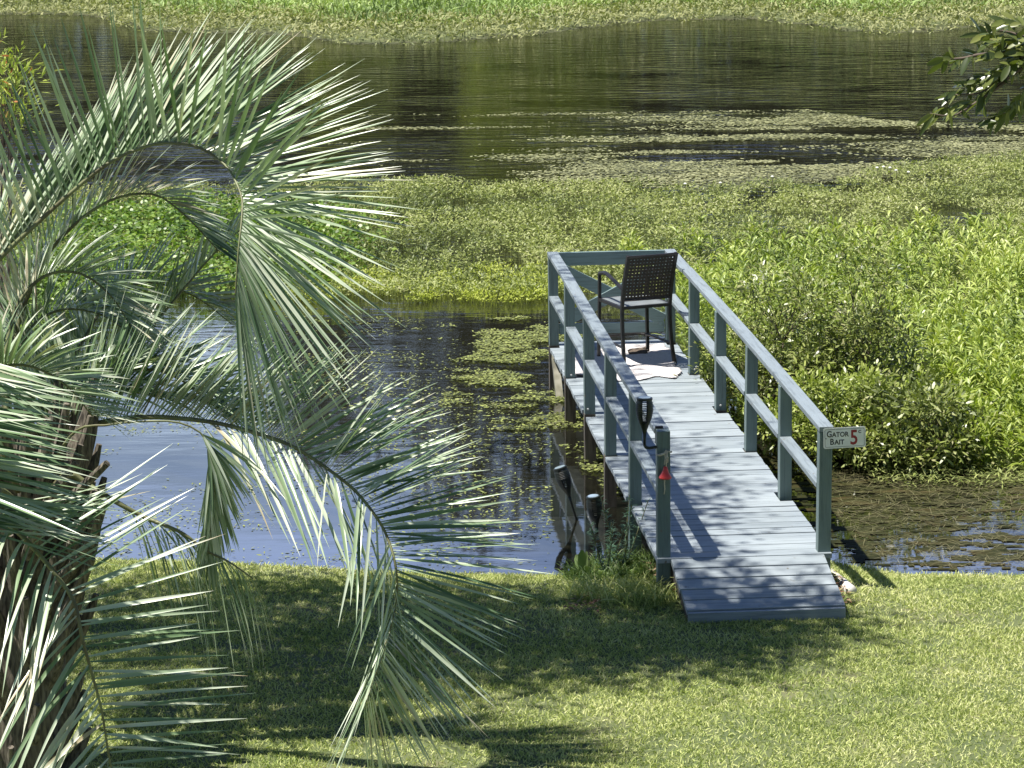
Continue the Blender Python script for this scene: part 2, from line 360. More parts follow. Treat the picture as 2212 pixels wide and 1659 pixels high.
M_BROAD = foliage('broad_leaves', [(.14, .22, .06), (.26, .33, .13)], .5, .3, 4, .7)
M_NPAD = foliage('small_pads', [(.07, .08, .03), (.17, .20, .06), (.30, .34, .09), (.12, .12, .06)], .6, .1, 3, .6)
M_PADS = foliage('floating_pads', [(.06, .065, .035), (.17, .18, .085), (.29, .30, .14), (.38, .38, .21)], .6, .1, .8, .6)
M_FLOWER = plain('white_petals', (.8, .8, .75), .7)
def algae_mat(name, c1, c2, c3, sc):
    m, n, l = newmat(name)
    tc = n.new('ShaderNodeTexCoord'); nz = n.new('ShaderNodeTexNoise'); nz.inputs['Scale'].default_value = sc; nz.inputs['Detail'].default_value = 7; nz.inputs['Roughness'].default_value = .7
    mp = n.new('ShaderNodeMapping'); mp.inputs['Scale'].default_value = (.5, 1.2, 1); l.new(tc.outputs['Object'], mp.inputs[0]); l.new(mp.outputs[0], nz.inputs['Vector'])
    r = ramp(n, [(.33, c1), (.5, c2), (.66, c3)]); l.new(nz.outputs['Fac'], r.inputs[0])
    p = n.new('ShaderNodeBsdfPrincipled'); p.inputs['Roughness'].default_value = .75; p.inputs['Specular IOR Level'].default_value = .12; l.new(r.outputs[0], p.inputs['Base Color'])
    b = n.new('ShaderNodeBump'); b.inputs['Distance'].default_value = .02; b.inputs['Strength'].default_value = .8; l.new(nz.outputs['Fac'], b.inputs['Height']); l.new(b.outputs[0], p.inputs['Normal'])
    o = n.new('ShaderNodeOutputMaterial'); l.new(p.outputs[0], o.inputs[0]); return m
M_ALGAE = algae_mat('algae_scum', (.06, .06, .035), (.20, .20, .11), (.34, .34, .17), 5)
M_ALGD = algae_mat('submerged_weed', (.010, .012, .004), (.026, .029, .008), (.052, .036, .013), 4)
M_ALGN = algae_mat('near_algae', (.05, .055, .02), (.15, .17, .05), (.30, .34, .10), 7)

# ------------------------------------------------------------------ terrain and water
near_sh = [(-40, 22.5), (-8, 21.6)] + [tuple(G(x, y, .0)[:2]) for x, y in ((0, 1200), (150, 1207), (420, 1214), (650, 1225), (850, 1237), (1050, 1243), (1215, 1246), (1330, 1216), (1420, 1206), (1500, 1200), (1760, 1212), (1850, 1225), (1950, 1243), (2080, 1243), (2212, 1246))] + [(8, 20.3), (40, 20.0)]
far_sh = [(-90, 80)] + [tuple(G(x, y, .0)[:2]) for x, y in ((0, 32), (150, 33), (235, 40), (262, 65), (380, 72), (520, 72), (640, 80), (760, 97), (850, 96), (1000, 89), (1190, 72), (1330, 52), (1450, 44), (1640, 44), (1760, 58), (1850, 72), (1960, 73), (2080, 64), (2212, 52))] + [(90, 70)]
NS = np.array(near_sh); FS = np.array(far_sh)
def y_near(x): return np.interp(x, NS[:, 0], NS[:, 1])
def y_far(x): return np.interp(x, FS[:, 0], FS[:, 1])
def gz(x, y):
    x = np.asarray(x, float); y = np.asarray(y, float)
    a = y_near(x) - y; b = y - y_far(x)
    zn = np.interp(a, [-6, -1.2, 0, .25, 1.15, 4, 20, 60], [-.9, -.22, .0, .04, .165, .225, .43, .7])
    zf = np.interp(b, [-6, -1, 0, 2, 12, 40, 200], [-.9, -.2, .0, .08, .35, 1.2, 5])
    z = np.where(a > -8, zn, np.where(b > -8, zf, -.9))
    return z + (fbm(x * .7, y * .7, 3) - .5) * .035 * (np.clip(a, 0, .6) / .6 + np.clip(b, 0, 1) * 3)
xs = np.unique(np.concatenate([np.linspace(-400, -30, 24), np.linspace(-30, -7, 24), np.linspace(-7, 7, 113), np.linspace(7, 30, 24), np.linspace(30, 400, 24)]))
ys = np.unique(np.concatenate([np.linspace(-120, 8, 24), np.linspace(8, 24, 130), np.linspace(24, 60, 30), np.linspace(60, 90, 50), np.linspace(90, 700, 30)]))
X, Y = np.meshgrid(xs, ys); Z = gz(X, Y)
V = np.stack([X.ravel(), Y.ravel(), Z.ravel()], 1); nx, ny = len(xs), len(ys)
I = np.arange(nx * ny).reshape(ny, nx); Fq = np.stack([I[:-1, :-1], I[:-1, 1:], I[1:, 1:], I[1:, :-1]], -1).reshape(-1, 4)
tag(fast('ground', V, Fq, M_GROUND, smooth=True), kind='structure')
wv = np.array([[-120, 19, 0], [120, 19, 0], [120, 95, 0], [-120, 95, 0]], float)
tag(fast('water', wv, np.array([[0, 1, 2, 3]]), M_WATER), kind='structure')

# ------------------------------------------------------------------ dock
DZ = .43; YA = .0822; DO = (1.010, 19.336, 0)
SP, WID, RH, PW = 1.5642, 1.24, .91, .092
dock = empty('wooden_dock', DO, YA, label='pale blue painted wooden dock with railings and a short ramp, reaching over the pond', cat='dock')
ca, sa = math.cos(YA), math.sin(YA)
def DK(x, y, z=0.0):          # dock coordinates (z from the deck top) to world
    return np.array([DO[0] + x * ca - y * sa, DO[1] + x * sa + y * ca, DZ + z])
def toDK(p): vx, vy = p[0] - DO[0], p[1] - DO[1]; return np.array([vx * ca + vy * sa, -vx * sa + vy * ca, p[2] - DZ])
LEN = 5 * SP + PW
# boards
mb = MB(); y = -.03
posts_y = [i * SP for i in range(6)]
while y < LEN + .02:
    w = .1395 + random.uniform(-.002, .002)
    x0, x1 = random.uniform(-.006, .004), WID + random.uniform(-.004, .006)
    for yy in posts_y:        # boards notched round the posts
        if y < yy + PW and y + w > yy and yy > .5: x0, x1 = PW + .004, WID - PW - .004
    a = (y, y + w); zt = random.uniform(-.002, .002); tw = random.uniform(-.0015, .0015)
    sk = random.uniform(-.003, .003)
    v = [(x0, a[0], -.038), (x1, a[0] + sk, -.038), (x0, a[1], -.038), (x1, a[1] + sk, -.038), (x0, a[0], zt), (x1, a[0] + sk, zt + tw), (x0, a[1], zt), (x1, a[1] + sk, zt + tw)]
    v = [(p[0], p[1], p[2] + DZ) for p in v]
    mb.add(v, [(0, 2, 3, 1), (4, 5, 7, 6), (0, 1, 5, 4), (2, 6, 7, 3), (0, 4, 6, 2), (1, 3, 7, 5)])
    y += w + random.choice([.004, .005, .007, .008, .018])
mb.build('decking', M_DECK, dock, bevel=.003)
# ramp: six boards tilting down to the lawn, and a riser at the foot
ang = -math.radians(11.5); R0 = Matrix.Translation((0, -.034, DZ - .004)) @ Matrix.Rotation(-ang, 4, 'X')
rm = MB(); yy = -.004
for k in range(5):
    w = .142 + random.uniform(-.002, .002); sk = random.uniform(-.004, .004)
    v = [(.095 + sk, yy - w, -.038), (1.185 + sk, yy - w, -.038), (.095 + sk, yy, -.038), (1.185 + sk, yy, -.038)]
    v += [(p[0], p[1], 0) for p in v]
    rm.add(xf(v, R0), [(0, 2, 3, 1), (4, 5, 7, 6), (0, 1, 5, 4), (2, 6, 7, 3), (0, 4, 6, 2), (1, 3, 7, 5)])
    yy -= w + random.choice([.013, .016, .018])
ramp_o = rm.build('ramp', M_DECK, dock, bevel=.003)
fb = MB(); e = xf([(0, yy, 0)], R0)[0]
fb.box((.10, e[1] - .030, .10), (1.18, e[1] + .005, e[2] - .006)); fb.build('riser', M_DECK, ramp_o, bevel=.003)
for x in (.11, .60, 1.13):
    v = xf([(x, -.01, -.16), (x + .038, -.01, -.16), (x, yy + .01, -.10), (x + .038, yy + .01, -.10), (x, -.01, -.041), (x + .038, -.01, -.041), (x, yy + .01, -.041), (x + .038, yy + .01, -.041)], R0)
    MB().add(v, [(0, 2, 3, 1), (4, 5, 7, 6), (0, 1, 5, 4), (2, 6, 7, 3), (0, 4, 6, 2), (1, 3, 7, 5)]).build('stringer', M_PILE, ramp_o)
# joists under the deck
for x in (PW + .004, WID - PW - .044):
    MB().box((x, .0, DZ - .19), (x + .038, LEN - .02, DZ - .042)).build('joist', M_PILE, dock)
MB().box((.585, .0, DZ - .18), (.623, LEN - .02, DZ - .042)).build('joist', M_PILE, dock)
# posts
for i, py in enumerate(posts_y):
    for s, x in ((0, 0.0), (1, WID - PW)):
        g = DK(x + .04, py)
        zb = float(gz(g[0], g[1])) - .1
        top = DZ + RH
        jx, jy = random.uniform(-.004, .004), random.uniform(-.006, .006)
        lean = random.uniform(-.008, .008)
        m = MB()
        def seg(z0, z1, grow=0.0):
            v = [(x + jx + a * PW + (lean * (z - DZ)) + (-grow if a == 0 else grow), py + jy + b * PW + (-grow if b == 0 else grow), z) for z in (z0, z1) for b in (0, 1) for a in (0, 1)]
            return v, [(0, 2, 3, 1), (4, 5, 7, 6), (0, 1, 5, 4), (2, 6, 7, 3), (0, 4, 6, 2), (1, 3, 7, 5)]
        tt = top - .0395 if not (i == 0 and s == 0) else top + .0
        m.add(*seg(max(zb, DZ - (.40 if i < 2 else .02)) if i < 2 else DZ - .0, tt))
        po = m.build('post', M_POST, dock, bevel=.004)
        if i >= 2:
            q = MB(); q.add(*seg(zb, DZ - .001, .002)); q.build('pile', M_PILE, po)
        elif zb < DZ - .41:
            q = MB(); q.add(*seg(zb, DZ - .401, .002)); q.build('pile', M_PILE, po)
        if 0 < i < 5 or i == 5: pass
for bx, by, bz in ((.05, 4 * SP - .004, DZ + .03), (WID - .045, 4 * SP - .004, DZ + .05), (WID - .03, 4 * SP - .004, DZ + .075), (.03, 3 * SP - .004, DZ + .05), (WID - .05, 3 * SP - .004, DZ + .05)):
    MB().lathe([(.010, 0), (.010, .005), (.006, .008)], 10, Matrix.Translation((bx, by, bz)) @ Matrix.Rotation(math.pi / 2, 4, 'X')).build('bolt', M_ZINC, dock)
# cap rails (two lengths a side)
CT = DZ + RH; cw = .104
def cap(x, y0, y1, wob=.0, dz=0.0):
    n = 8; m = MB(); vs = []
    for k in range(n + 1):
        t = k / n; yq = y0 + (y1 - y0) * t; ox = wob * math.sin(t * 3.1)
        vs += [(x + ox, yq, CT - .038 + dz), (x + cw + ox, yq, CT - .038 + dz), (x + cw + ox, yq, CT + dz), (x + ox, yq, CT + dz)]
    f = [(k * 4 + j, k * 4 + (j + 1) % 4, (k + 1) * 4 + (j + 1) % 4, (k + 1) * 4 + j) for k in range(n) for j in range(4)] + [(3, 2, 1, 0), (n * 4, n * 4 + 1, n * 4 + 2, n * 4 + 3)]
    m.add(vs, f); return m.build('cap_rail', M_RAILP, dock, bevel=.004)
cap(-.008, PW + .010, 4 * SP + .03, -.010, .001)
cap(-.004, 4 * SP + .036, LEN + .02, .0, -.001)
cap(WID - cw + .008, -.012, 4.35 * SP, .014, .002)
cap(WID - cw + .004, 4.35 * SP + .006, LEN + .02, 0, -.002)
MB().box((.0, PW + .003, CT - .11), (.055, PW + .030, CT + .016)).build('rail_bracket', M_BLACK, dock, bevel=.003)
# mid rails, flat lengths between the posts
for x in (.002, WID - PW - .002):
    for i in range(5):
        h = DZ + .488 + random.uniform(-.006, .006)
        MB().box((x, posts_y[i] + PW + .007, h - .038), (x + .089, posts_y[i + 1] - .007, h)).build('mid_rail', M_RAILP, dock, bevel=.004)
# end rail: top, bottom and crossed braces
ye = 5 * SP
MB().box((PW + .01, ye + .055, CT - .135), (WID - PW - .01, ye + .093, CT - .004)).build('end_rail', M_CROSS, dock, bevel=.003)
MB().box((PW + .01, ye + .055, DZ + .10), (WID - PW - .01, ye + .093, DZ + .20)).build('end_rail', M_CROSS, dock, bevel=.003)
def brace(xa, za, xb, zb, y, w=.12, t=.028):
    L = math.hypot(xb - xa, zb - za); a = math.atan2(zb - za, xb - xa)
    M = Matrix.Translation((xa, y, za)) @ Matrix.Rotation(-a, 4, 'Y')
    return MB().box((0, 0, -w / 2), (L, t, w / 2), M)
brace(PW + .02, CT - .16, WID - PW - .02, DZ + .22, ye + .026).build('cross_brace', M_CROSS, dock, bevel=.003)
brace(PW + .02, DZ + .22, WID - PW - .02, CT - .16, ye - .004).build('cross_brace', M_CROSS, dock, bevel=.003)
# slanting brace under the far left end, paler than the piles
m = MB(); a, b = (.05, 5 * SP - .05, DZ - .10), (.05, 5 * SP - .85, -.3)
d = np.array(b) - np.array(a)
m.tube([a, b], .048, 4, sq=True); m.build('pile_brace', plain('pale_timber', (.27, .26, .21), .9, col2=(.15, .145, .10), scale=8), dock)

# ------------------------------------------------------------------ things on the dock
def text_mesh(mb, s, size, x, z, y, bold=.0, squeeze=1.0):
    c = bpy.data.curves.new('t', 'FONT'); c.body = s; c.size = size; c.offset = bold; c.resolution_u = 3
    o = bpy.data.objects.new('t', c); COL.objects.link(o)
    dg = bpy.context.evaluated_depsgraph_get(); me = o.evaluated_get(dg).to_mesh()
    v = np.array([p.co[:] for p in me.vertices]); f = [tuple(p.vertices) for p in me.polygons]
    w = v[:, 0].max(); v2 = np.stack([x + v[:, 0] * squeeze, np.full(len(v), y), z + v[:, 1]], 1)
    n = len(v2); back = v2 + np.array([0, .0012, 0])
    mb.add(v2, f); bpy.data.objects.remove(o); bpy.data.curves.remove(c)
    return x + w * squeeze
def rrect(w, h, r, n=6):
    p = []
    for cx, cz, a0 in ((w - r, h - r, 0), (r, h - r, 90), (r, r, 180), (w - r, r, 270)):
        for k in range(n + 1):
            a = math.radians(a0 + 90 * k / n); p.append((cx + r * math.cos(a), cz + r * math.sin(a)))
    return p
SW, SH = .300, .148
sp_ = DK(WID - PW + .028, -.010, RH - .158)
sign = empty('metal_sign', sp_, YA - .02, label='small white rectangular sign reading gator bait on the front right dock post', cat='sign')
sign.rotation_euler = (0, math.radians(-1.6), YA - .02)
def plate(w, h, r, y0, y1, ox=0, oz=0):
    p = rrect(w, h, r); n = len(p); m = MB()
    v = [(a + ox, y0, b + oz) for a, b in p] + [(a + ox, y1, b + oz) for a, b in p]
    return m.add(v, [tuple(range(n)), tuple(range(2 * n - 1, n - 1, -1))] + [((i + 1) % n, i, n + i, n + (i + 1) % n) for i in range(n)])
plate(SW, SH, .014, -.003, 0).build('panel', M_SIGN, sign)
def ring(w, h, r, t, y, ox, oz):
    a = rrect(w, h, r); b = rrect(w - 2 * t, h - 2 * t, r - t * .8); n = len(a)
    return MB().add([(p + ox, y, q + oz) for p, q in a] + [(p + ox + t, y, q + oz + t) for p, q in b], [(i, (i + 1) % n, n + (i + 1) % n, n + i) for i in range(n)])
ring(SW - .020, SH - .020, .010, .0022, -.0042, .010, .010).build('border', M_INK, sign)
tm = MB(); bl = .0011
x = text_mesh(tm, 'G', .062, .022, .083, -.0044, bl, .86); x = text_mesh(tm, 'ATOR', .048, x + .003, .083, -.0044, bl, .90)
tm.build('lettering', M_INK, sign); tm = MB()
x = text_mesh(tm, 'B', .062, .045, .028, -.0044, bl, .86); x = text_mesh(tm, 'AIT', .048, x + .003, .028, -.0044, bl, .95)
tm.build('lettering', M_INK, sign); tm = MB()
text_mesh(tm, 'C', .030, .247, .103, -.0044, bl)
tm.build('lettering', M_INK, sign)
t5 = MB(); text_mesh(t5, '5', .148, .187, .024, -.0044, .0028, .80); t5.build('numeral', M_RED, sign)
MB().lathe([(.004, 0), (.004, .004), (.002, .006)], 10, Matrix.Translation((.018, -.003, .074)) @ Matrix.Rotation(math.pi / 2, 4, 'X')).build('screw', M_INK, sign)

# red bell shaped float on white cord
bp = DK(.052, -.022, RH - .21)
bell = empty('hanging_float', bp, YA, label='red bell shaped plastic float tied with white cord to the front left dock post', cat='float')
MB().lathe([(.006, 0), (.013, -.004), (.017, -.022), (.027, -.050), (.041, -.072), (.047, -.082), (.044, -.086), (.030, -.080), (.012, -.050), (.005, -.02)], 22, Matrix.Translation((0, -.022, -.03)) @ Matrix.Rotation(.06, 4, 'X'), cap=False).build('cone', M_BELL, bell, smooth=True)
rp = MB()
rp.tube([(.004, -.024, -.035), (.006, -.026, .0), (.010, -.022, .045), (.014, -.014, .072), (.006, -.012, .083), (-.004, -.012, .068), (.0, -.02, .03), (-.006, -.02, -.02)], .0052, 6)
rp.tube([(.012, -.014, .070), (-.012, -.012, .056), (-.034, -.010, .050), (-.049, -.004, .046), (-.056, .03, .044)], [.007, .009, .010, .008, .006], 6)
rp.tube([(.016, -.012, .075), (.03, -.010, .070), (.044, -.004, .066), (.049, .02, .066)], .006, 6)
rp.tube([(.008, -.02, .06), (.018, -.022, .03), (.016, -.02, -.004)], .0045, 6)
rp.build('cord', M_ROPE, bell, smooth=True)
MB().tube([(-.004, -.022, -.11), (-.006, -.016, -.15), (-.003, -.012, -.20), (-.008, -.010, -.235)], [.006, .005, .004, .003], 6).build('loose_cord', M_ROPE, bell, smooth=True)

# solar torches
def torch(loc, rot, label, bracket=False, stem=.35):
    t = empty('solar_torch', loc, 0, label=label, cat='garden light', group='solar torch lights by the dock'); t.rotation_euler = rot; t.scale = (1.1, 1.1, 1.1)
    H = .20
    prof = lambda z: float(np.interp(z, [0, .03, .08, .13, .18, .20], [.018, .028, .047, .056, .053, .047]))
    c = MB(); c.lathe([(.012, -.02), (.016, 0), (.026, .028), (.036, .052), (.033, .052), (.010, 0)], 20, cap=False)
    for k in range(11):
        z = .062 + k * .0115; r = prof(z); c.lathe([(r, z - .0025), (r + .002, z), (r, z + .0025), (r - .003, z)], 20, cap=False)
    for k in range(4):
        a0 = k * math.pi / 2 + .25
        vs = []; m = 8; w = 4
        for i in range(m + 1):
            z = .045 + (.20 - .045) * i / m
            for j in range(w + 1):
                a = a0 + (j / w) * .95; vs.append((prof(z) * math.cos(a), prof(z) * math.sin(a), z))
        c.add(vs, [(i * (w + 1) + j, i * (w + 1) + j + 1, (i + 1) * (w + 1) + j + 1, (i + 1) * (w + 1) + j) for i in range(m) for j in range(w)])
    c.build('lamp_head', M_TORCH, t, smooth=False)
    MB().lathe([(.050, .196), (.052, .203), (.050, .210), (.044, .212)], 24).build('cap', M_TORCH, t, smooth=False)
    MB().lathe([(.040, .2125), (.038, .2145)], 24).build('solar_panel', M_SOLAR, t)
    MB().tube([(0, 0, -.02), (0, 0, -.06), (0, 0, -stem)], [.013, .009, .009], 10).build('stem', M_TORCH, t, smooth=True)
    if bracket:
        MB().tube([(0, 0, -stem + .004), (.008, 0, -stem - .012), (.03, 0, -stem - .018), (.078, .015, -stem - .016)], .010, 8).build('bracket', M_TORCH, t, smooth=True)
    return t
tp = DK(-.090, -.008, RH + .015)
torch(tp, (0, math.radians(0), YA), 'black solar torch bracketed upright beside the front left dock post', True, .10)
a = G(1256, 1120, 0.0)
torch(tuple(AT(1228, 1068, a[1] - .03)), (math.radians(-4), math.radians(-17), 0), 'black solar torch tilted over in the water left of the dock, nearest open water', False, .60)
torch(tuple(AT(1288, 1132, a[1] - .35)), (math.radians(2), math.radians(-6), 0), 'black solar torch standing low among weeds close beside the dock side', False, .55)

# chair ------------------------------------------------------------
B_ = G(2026 / 1.38879, 1093 / 1.38879, DZ)
cr = math.radians(22.0)
ch = empty('patio_chair', (B_[0], B_[1], DZ + .004), cr, label='tall black patio chair with woven back standing at the far end of the dock', cat='chair')
# local frame: origin at rear right foot, -x towards the rear left foot, +y to the front
CW, CD, SHt = .53, .60, .57
def curve(pts, n=12):
    P = np.array(pts, float); t = np.linspace(0, len(P) - 1, n); out = []
    for u in t:
        i = min(int(u), len(P) - 2); f_ = u - i
        p0 = P[max(i - 1, 0)]; p1 = P[i]; p2 = P[i + 1]; p3 = P[min(i + 2, len(P) - 1)]
        out.append(.5 * (2 * p1 + (p2 - p0) * f_ + (2 * p0 - 5 * p1 + 4 * p2 - p3) * f_ ** 2 + (3 * p1 - p0 - 3 * p2 + p3) * f_ ** 3))
    return np.array(out)
xr, xl = -.02, -CW + .02
for x, sgn in ((xr, 1), (xl, -1)):
    MB().tube(curve([(x + .015 * sgn, 0, 0), (x + .004 * sgn, .05, .2), (x, .08, .42), (x, .08, SHt), (x, .035, .80), (x, -.06, 1.07)], 18), .021, 4, sq=True).build('back_leg', M_BLACK, ch)
    MB().tube([(x + .012 * sgn, CD, 0), (x, CD, SHt), (x, CD, SHt + .235)], .019, 4, sq=True).build('front_leg', M_BLACK, ch)
    MB().tube(curve([(x, CD + .005, SHt + .235), (x, CD - .12, SHt + .262), (x, CD - .28, SHt + .235), (x, .05, SHt + .165)], 14), .019, 6).build('armrest', M_BLACK, ch)
    MB().tube([(x, .08, SHt - .012), (x, CD, SHt - .012)], .02, 4, sq=True).build('seat_frame', M_BLACK, ch)
for yy_ in (.08, CD): MB().tube([(xl, yy_, SHt - .012), (xr, yy_, SHt - .012)], .02, 4, sq=True).build('seat_frame', M_BLACK, ch)
MB().tube(curve([(xl - .01, .03, .19), (xl + .00, CD * .5, .19), (xl + .03, CD * .98, .19), ((xl + xr) / 2, CD * 1.06, .19), (xr - .03, CD * .98, .19), (xr, CD * .5, .19), (xr + .01, .03, .19)], 26), .012, 6).build('foot_rail', M_BLACK, ch)
s_ = MB(); nn = 10
vs = []
for i in range(nn + 1):
    for j in range(nn + 1):
        u, v_ = i / nn, j / nn
        vs.append((xl + .015 + (xr - xl - .03) * u, .09 + (CD - .10) * v_, SHt + .004 - .022 * math.sin(math.pi * u) * math.sin(math.pi * v_)))
s_.add(vs, [(i * (nn + 1) + j, (i + 1) * (nn + 1) + j, (i + 1) * (nn + 1) + j + 1, i * (nn + 1) + j + 1) for i in range(nn) for j in range(nn)])
so = s_.build('seat', M_SLING, ch, smooth=True); md = so.modifiers.new('s', 'SOLIDIFY'); md.thickness = .008
# woven back
def bk(u, w):          # u 0..1 across, w 0..1 up
    z = SHt + .065 + w * (1.06 - SHt - .065)
    y = float(np.interp(z, [SHt, .80, 1.06], [.08, .035, -.06])); return (xl + (xr - xl) * u, y - .03 * math.sin(math.pi * u) * .6, z)
wv_ = MB(); nc, nr = 15, 13
def strip(p0, p1, w, off, n=10, vert=False):
    pts = [bk(*(np.array(p0) + (np.array(p1) - np.array(p0)) * t)) for t in np.linspace(0, 1, n)]
    vs = []
    for k, p in enumerate(pts):
        ww = w * (1 + .08 * math.sin(k * 2.3 + p[2] * 40)); o_ = off + .0015 * math.sin(k * 3.1 + off * 999)
        d_ = (ww / 2, 0, 0) if vert else (0, 0, ww / 2)
        for s2 in (-1, 1):
            for dy in (-.0016, .0016): vs.append((p[0] + s2 * d_[0], p[1] + o_ + dy, p[2] + s2 * d_[2]))
    f = []
    for k in range(n - 1):
        a_ = k * 4; b_ = a_ + 4
        f += [(a_, a_ + 2, b_ + 2, b_), (a_ + 1, b_ + 1, b_ + 3, a_ + 3), (a_, b_, b_ + 1, a_ + 1), (a_ + 2, a_ + 3, b_ + 3, b_ + 2)]
    wv_.add(vs, f)
for k in range(nr): strip((0, (k + .5) / nr), (1, (k + .5) / nr), .0235, .002 * (-1) ** k)
for k in range(nc): strip(((k + .5) / nc, 0), ((k + .5) / nc, 1), .0215, -.002 * (-1) ** k, vert=True)
wv_.build('woven_back', M_WICKER, ch)
for w_ in (0, 1): MB().tube([bk(0, w_), bk(.25, w_), bk(.5, w_), bk(.75, w_), bk(1, w_)], .014, 6).build('back_frame', M_BLACK, ch)

# towel -------------------------------------------------------------
def cloth(name, outline, zc, amp, mat, thick, seed, **k):
    P = np.array([toDK(G(x, y, DZ + .01))[:2] for x, y in outline]); lo, hi = P.min(0), P.max(0)
    st_ = .02; gx = np.arange(lo[0], hi[0], st_); gy = np.arange(lo[1], hi[1], st_)
    XX, YY = np.meshgrid(gx, gy); ins = inpoly(XX.ravel() + (fbm(XX.ravel() * 5, YY.ravel() * 5, seed) - .5) * .05, YY.ravel(), P).reshape(XX.shape)
    hh = .006 + amp * np.clip(fbm(XX * 3 + YY * 1.2, YY * 7, seed) - .42, 0, 1) * 3 + amp * .4 * fbm(XX * 22, YY * 22, seed + 2)
    vs = []; idx = -np.ones(XX.shape, int); f = []
    for i in range(XX.shape[0]):
        for j in range(XX.shape[1]):
            idx[i, j] = len(vs); vs.append((XX[i, j], YY[i, j], DZ + hh[i, j]))
    for i in range(XX.shape[0] - 1):
        for j in range(XX.shape[1] - 1):
            if ins[i, j] and ins[i + 1, j] and ins[i, j + 1] and ins[i + 1, j + 1]: f.append((idx[i, j], idx[i, j + 1], idx[i + 1, j + 1], idx[i + 1, j]))
    root = MB().add(vs, f).build(name, mat, None, smooth=True)
    root.location = DO; root.rotation_euler = (0, 0, YA)
    md = root.modifiers.new('s', 'SOLIDIFY'); md.thickness = thick; md.offset = 1
    return tag(root, **k)
c1 = lambda px, py: (( 1700 + px * .2773) / 1.38879, (720 + py * .2773) / 1.38879)
cloth('towel', [c1(*q) for q in ((30, 1330), (60, 1250), (420, 1180), (640, 1130), (1060, 1130), (1200, 1250), (1185, 1370), (1265, 1425), (1170, 1508), (980, 1475), (800, 1520), (560, 1530), (300, 1500), (80, 1460))], 0, .016, M_TOWEL, .005, 3,
      label='rumpled white towel spread on the deck under the tall chair', cat='towel')
cloth('rag', [c1(*q) for q in ((650, 1225), (780, 1200), (850, 1175), (900, 1215), (880, 1262), (760, 1270), (660, 1262))], 0, .05, M_RAG, .006, 9,
      label='small crumpled brown cloth on the white towel beneath the chair', cat='cloth')

# pipe and litter near the ramp foot ----------------------------------
p0 = G(1790, 1232, .05); p1 = G(1838, 1276, .20)
pp = MB(); d = nrm(p1 - p0)
pp.tube([p0, p0 + (p1 - p0) * .55, p1], [.026, .036, .042], 14)
pp.build('plastic_pipe', M_PIPE, None, smooth=True); tag(bpy.data.objects['plastic_pipe'], 'short weathered white pipe lying in the grass right of the ramp', 'pipe')

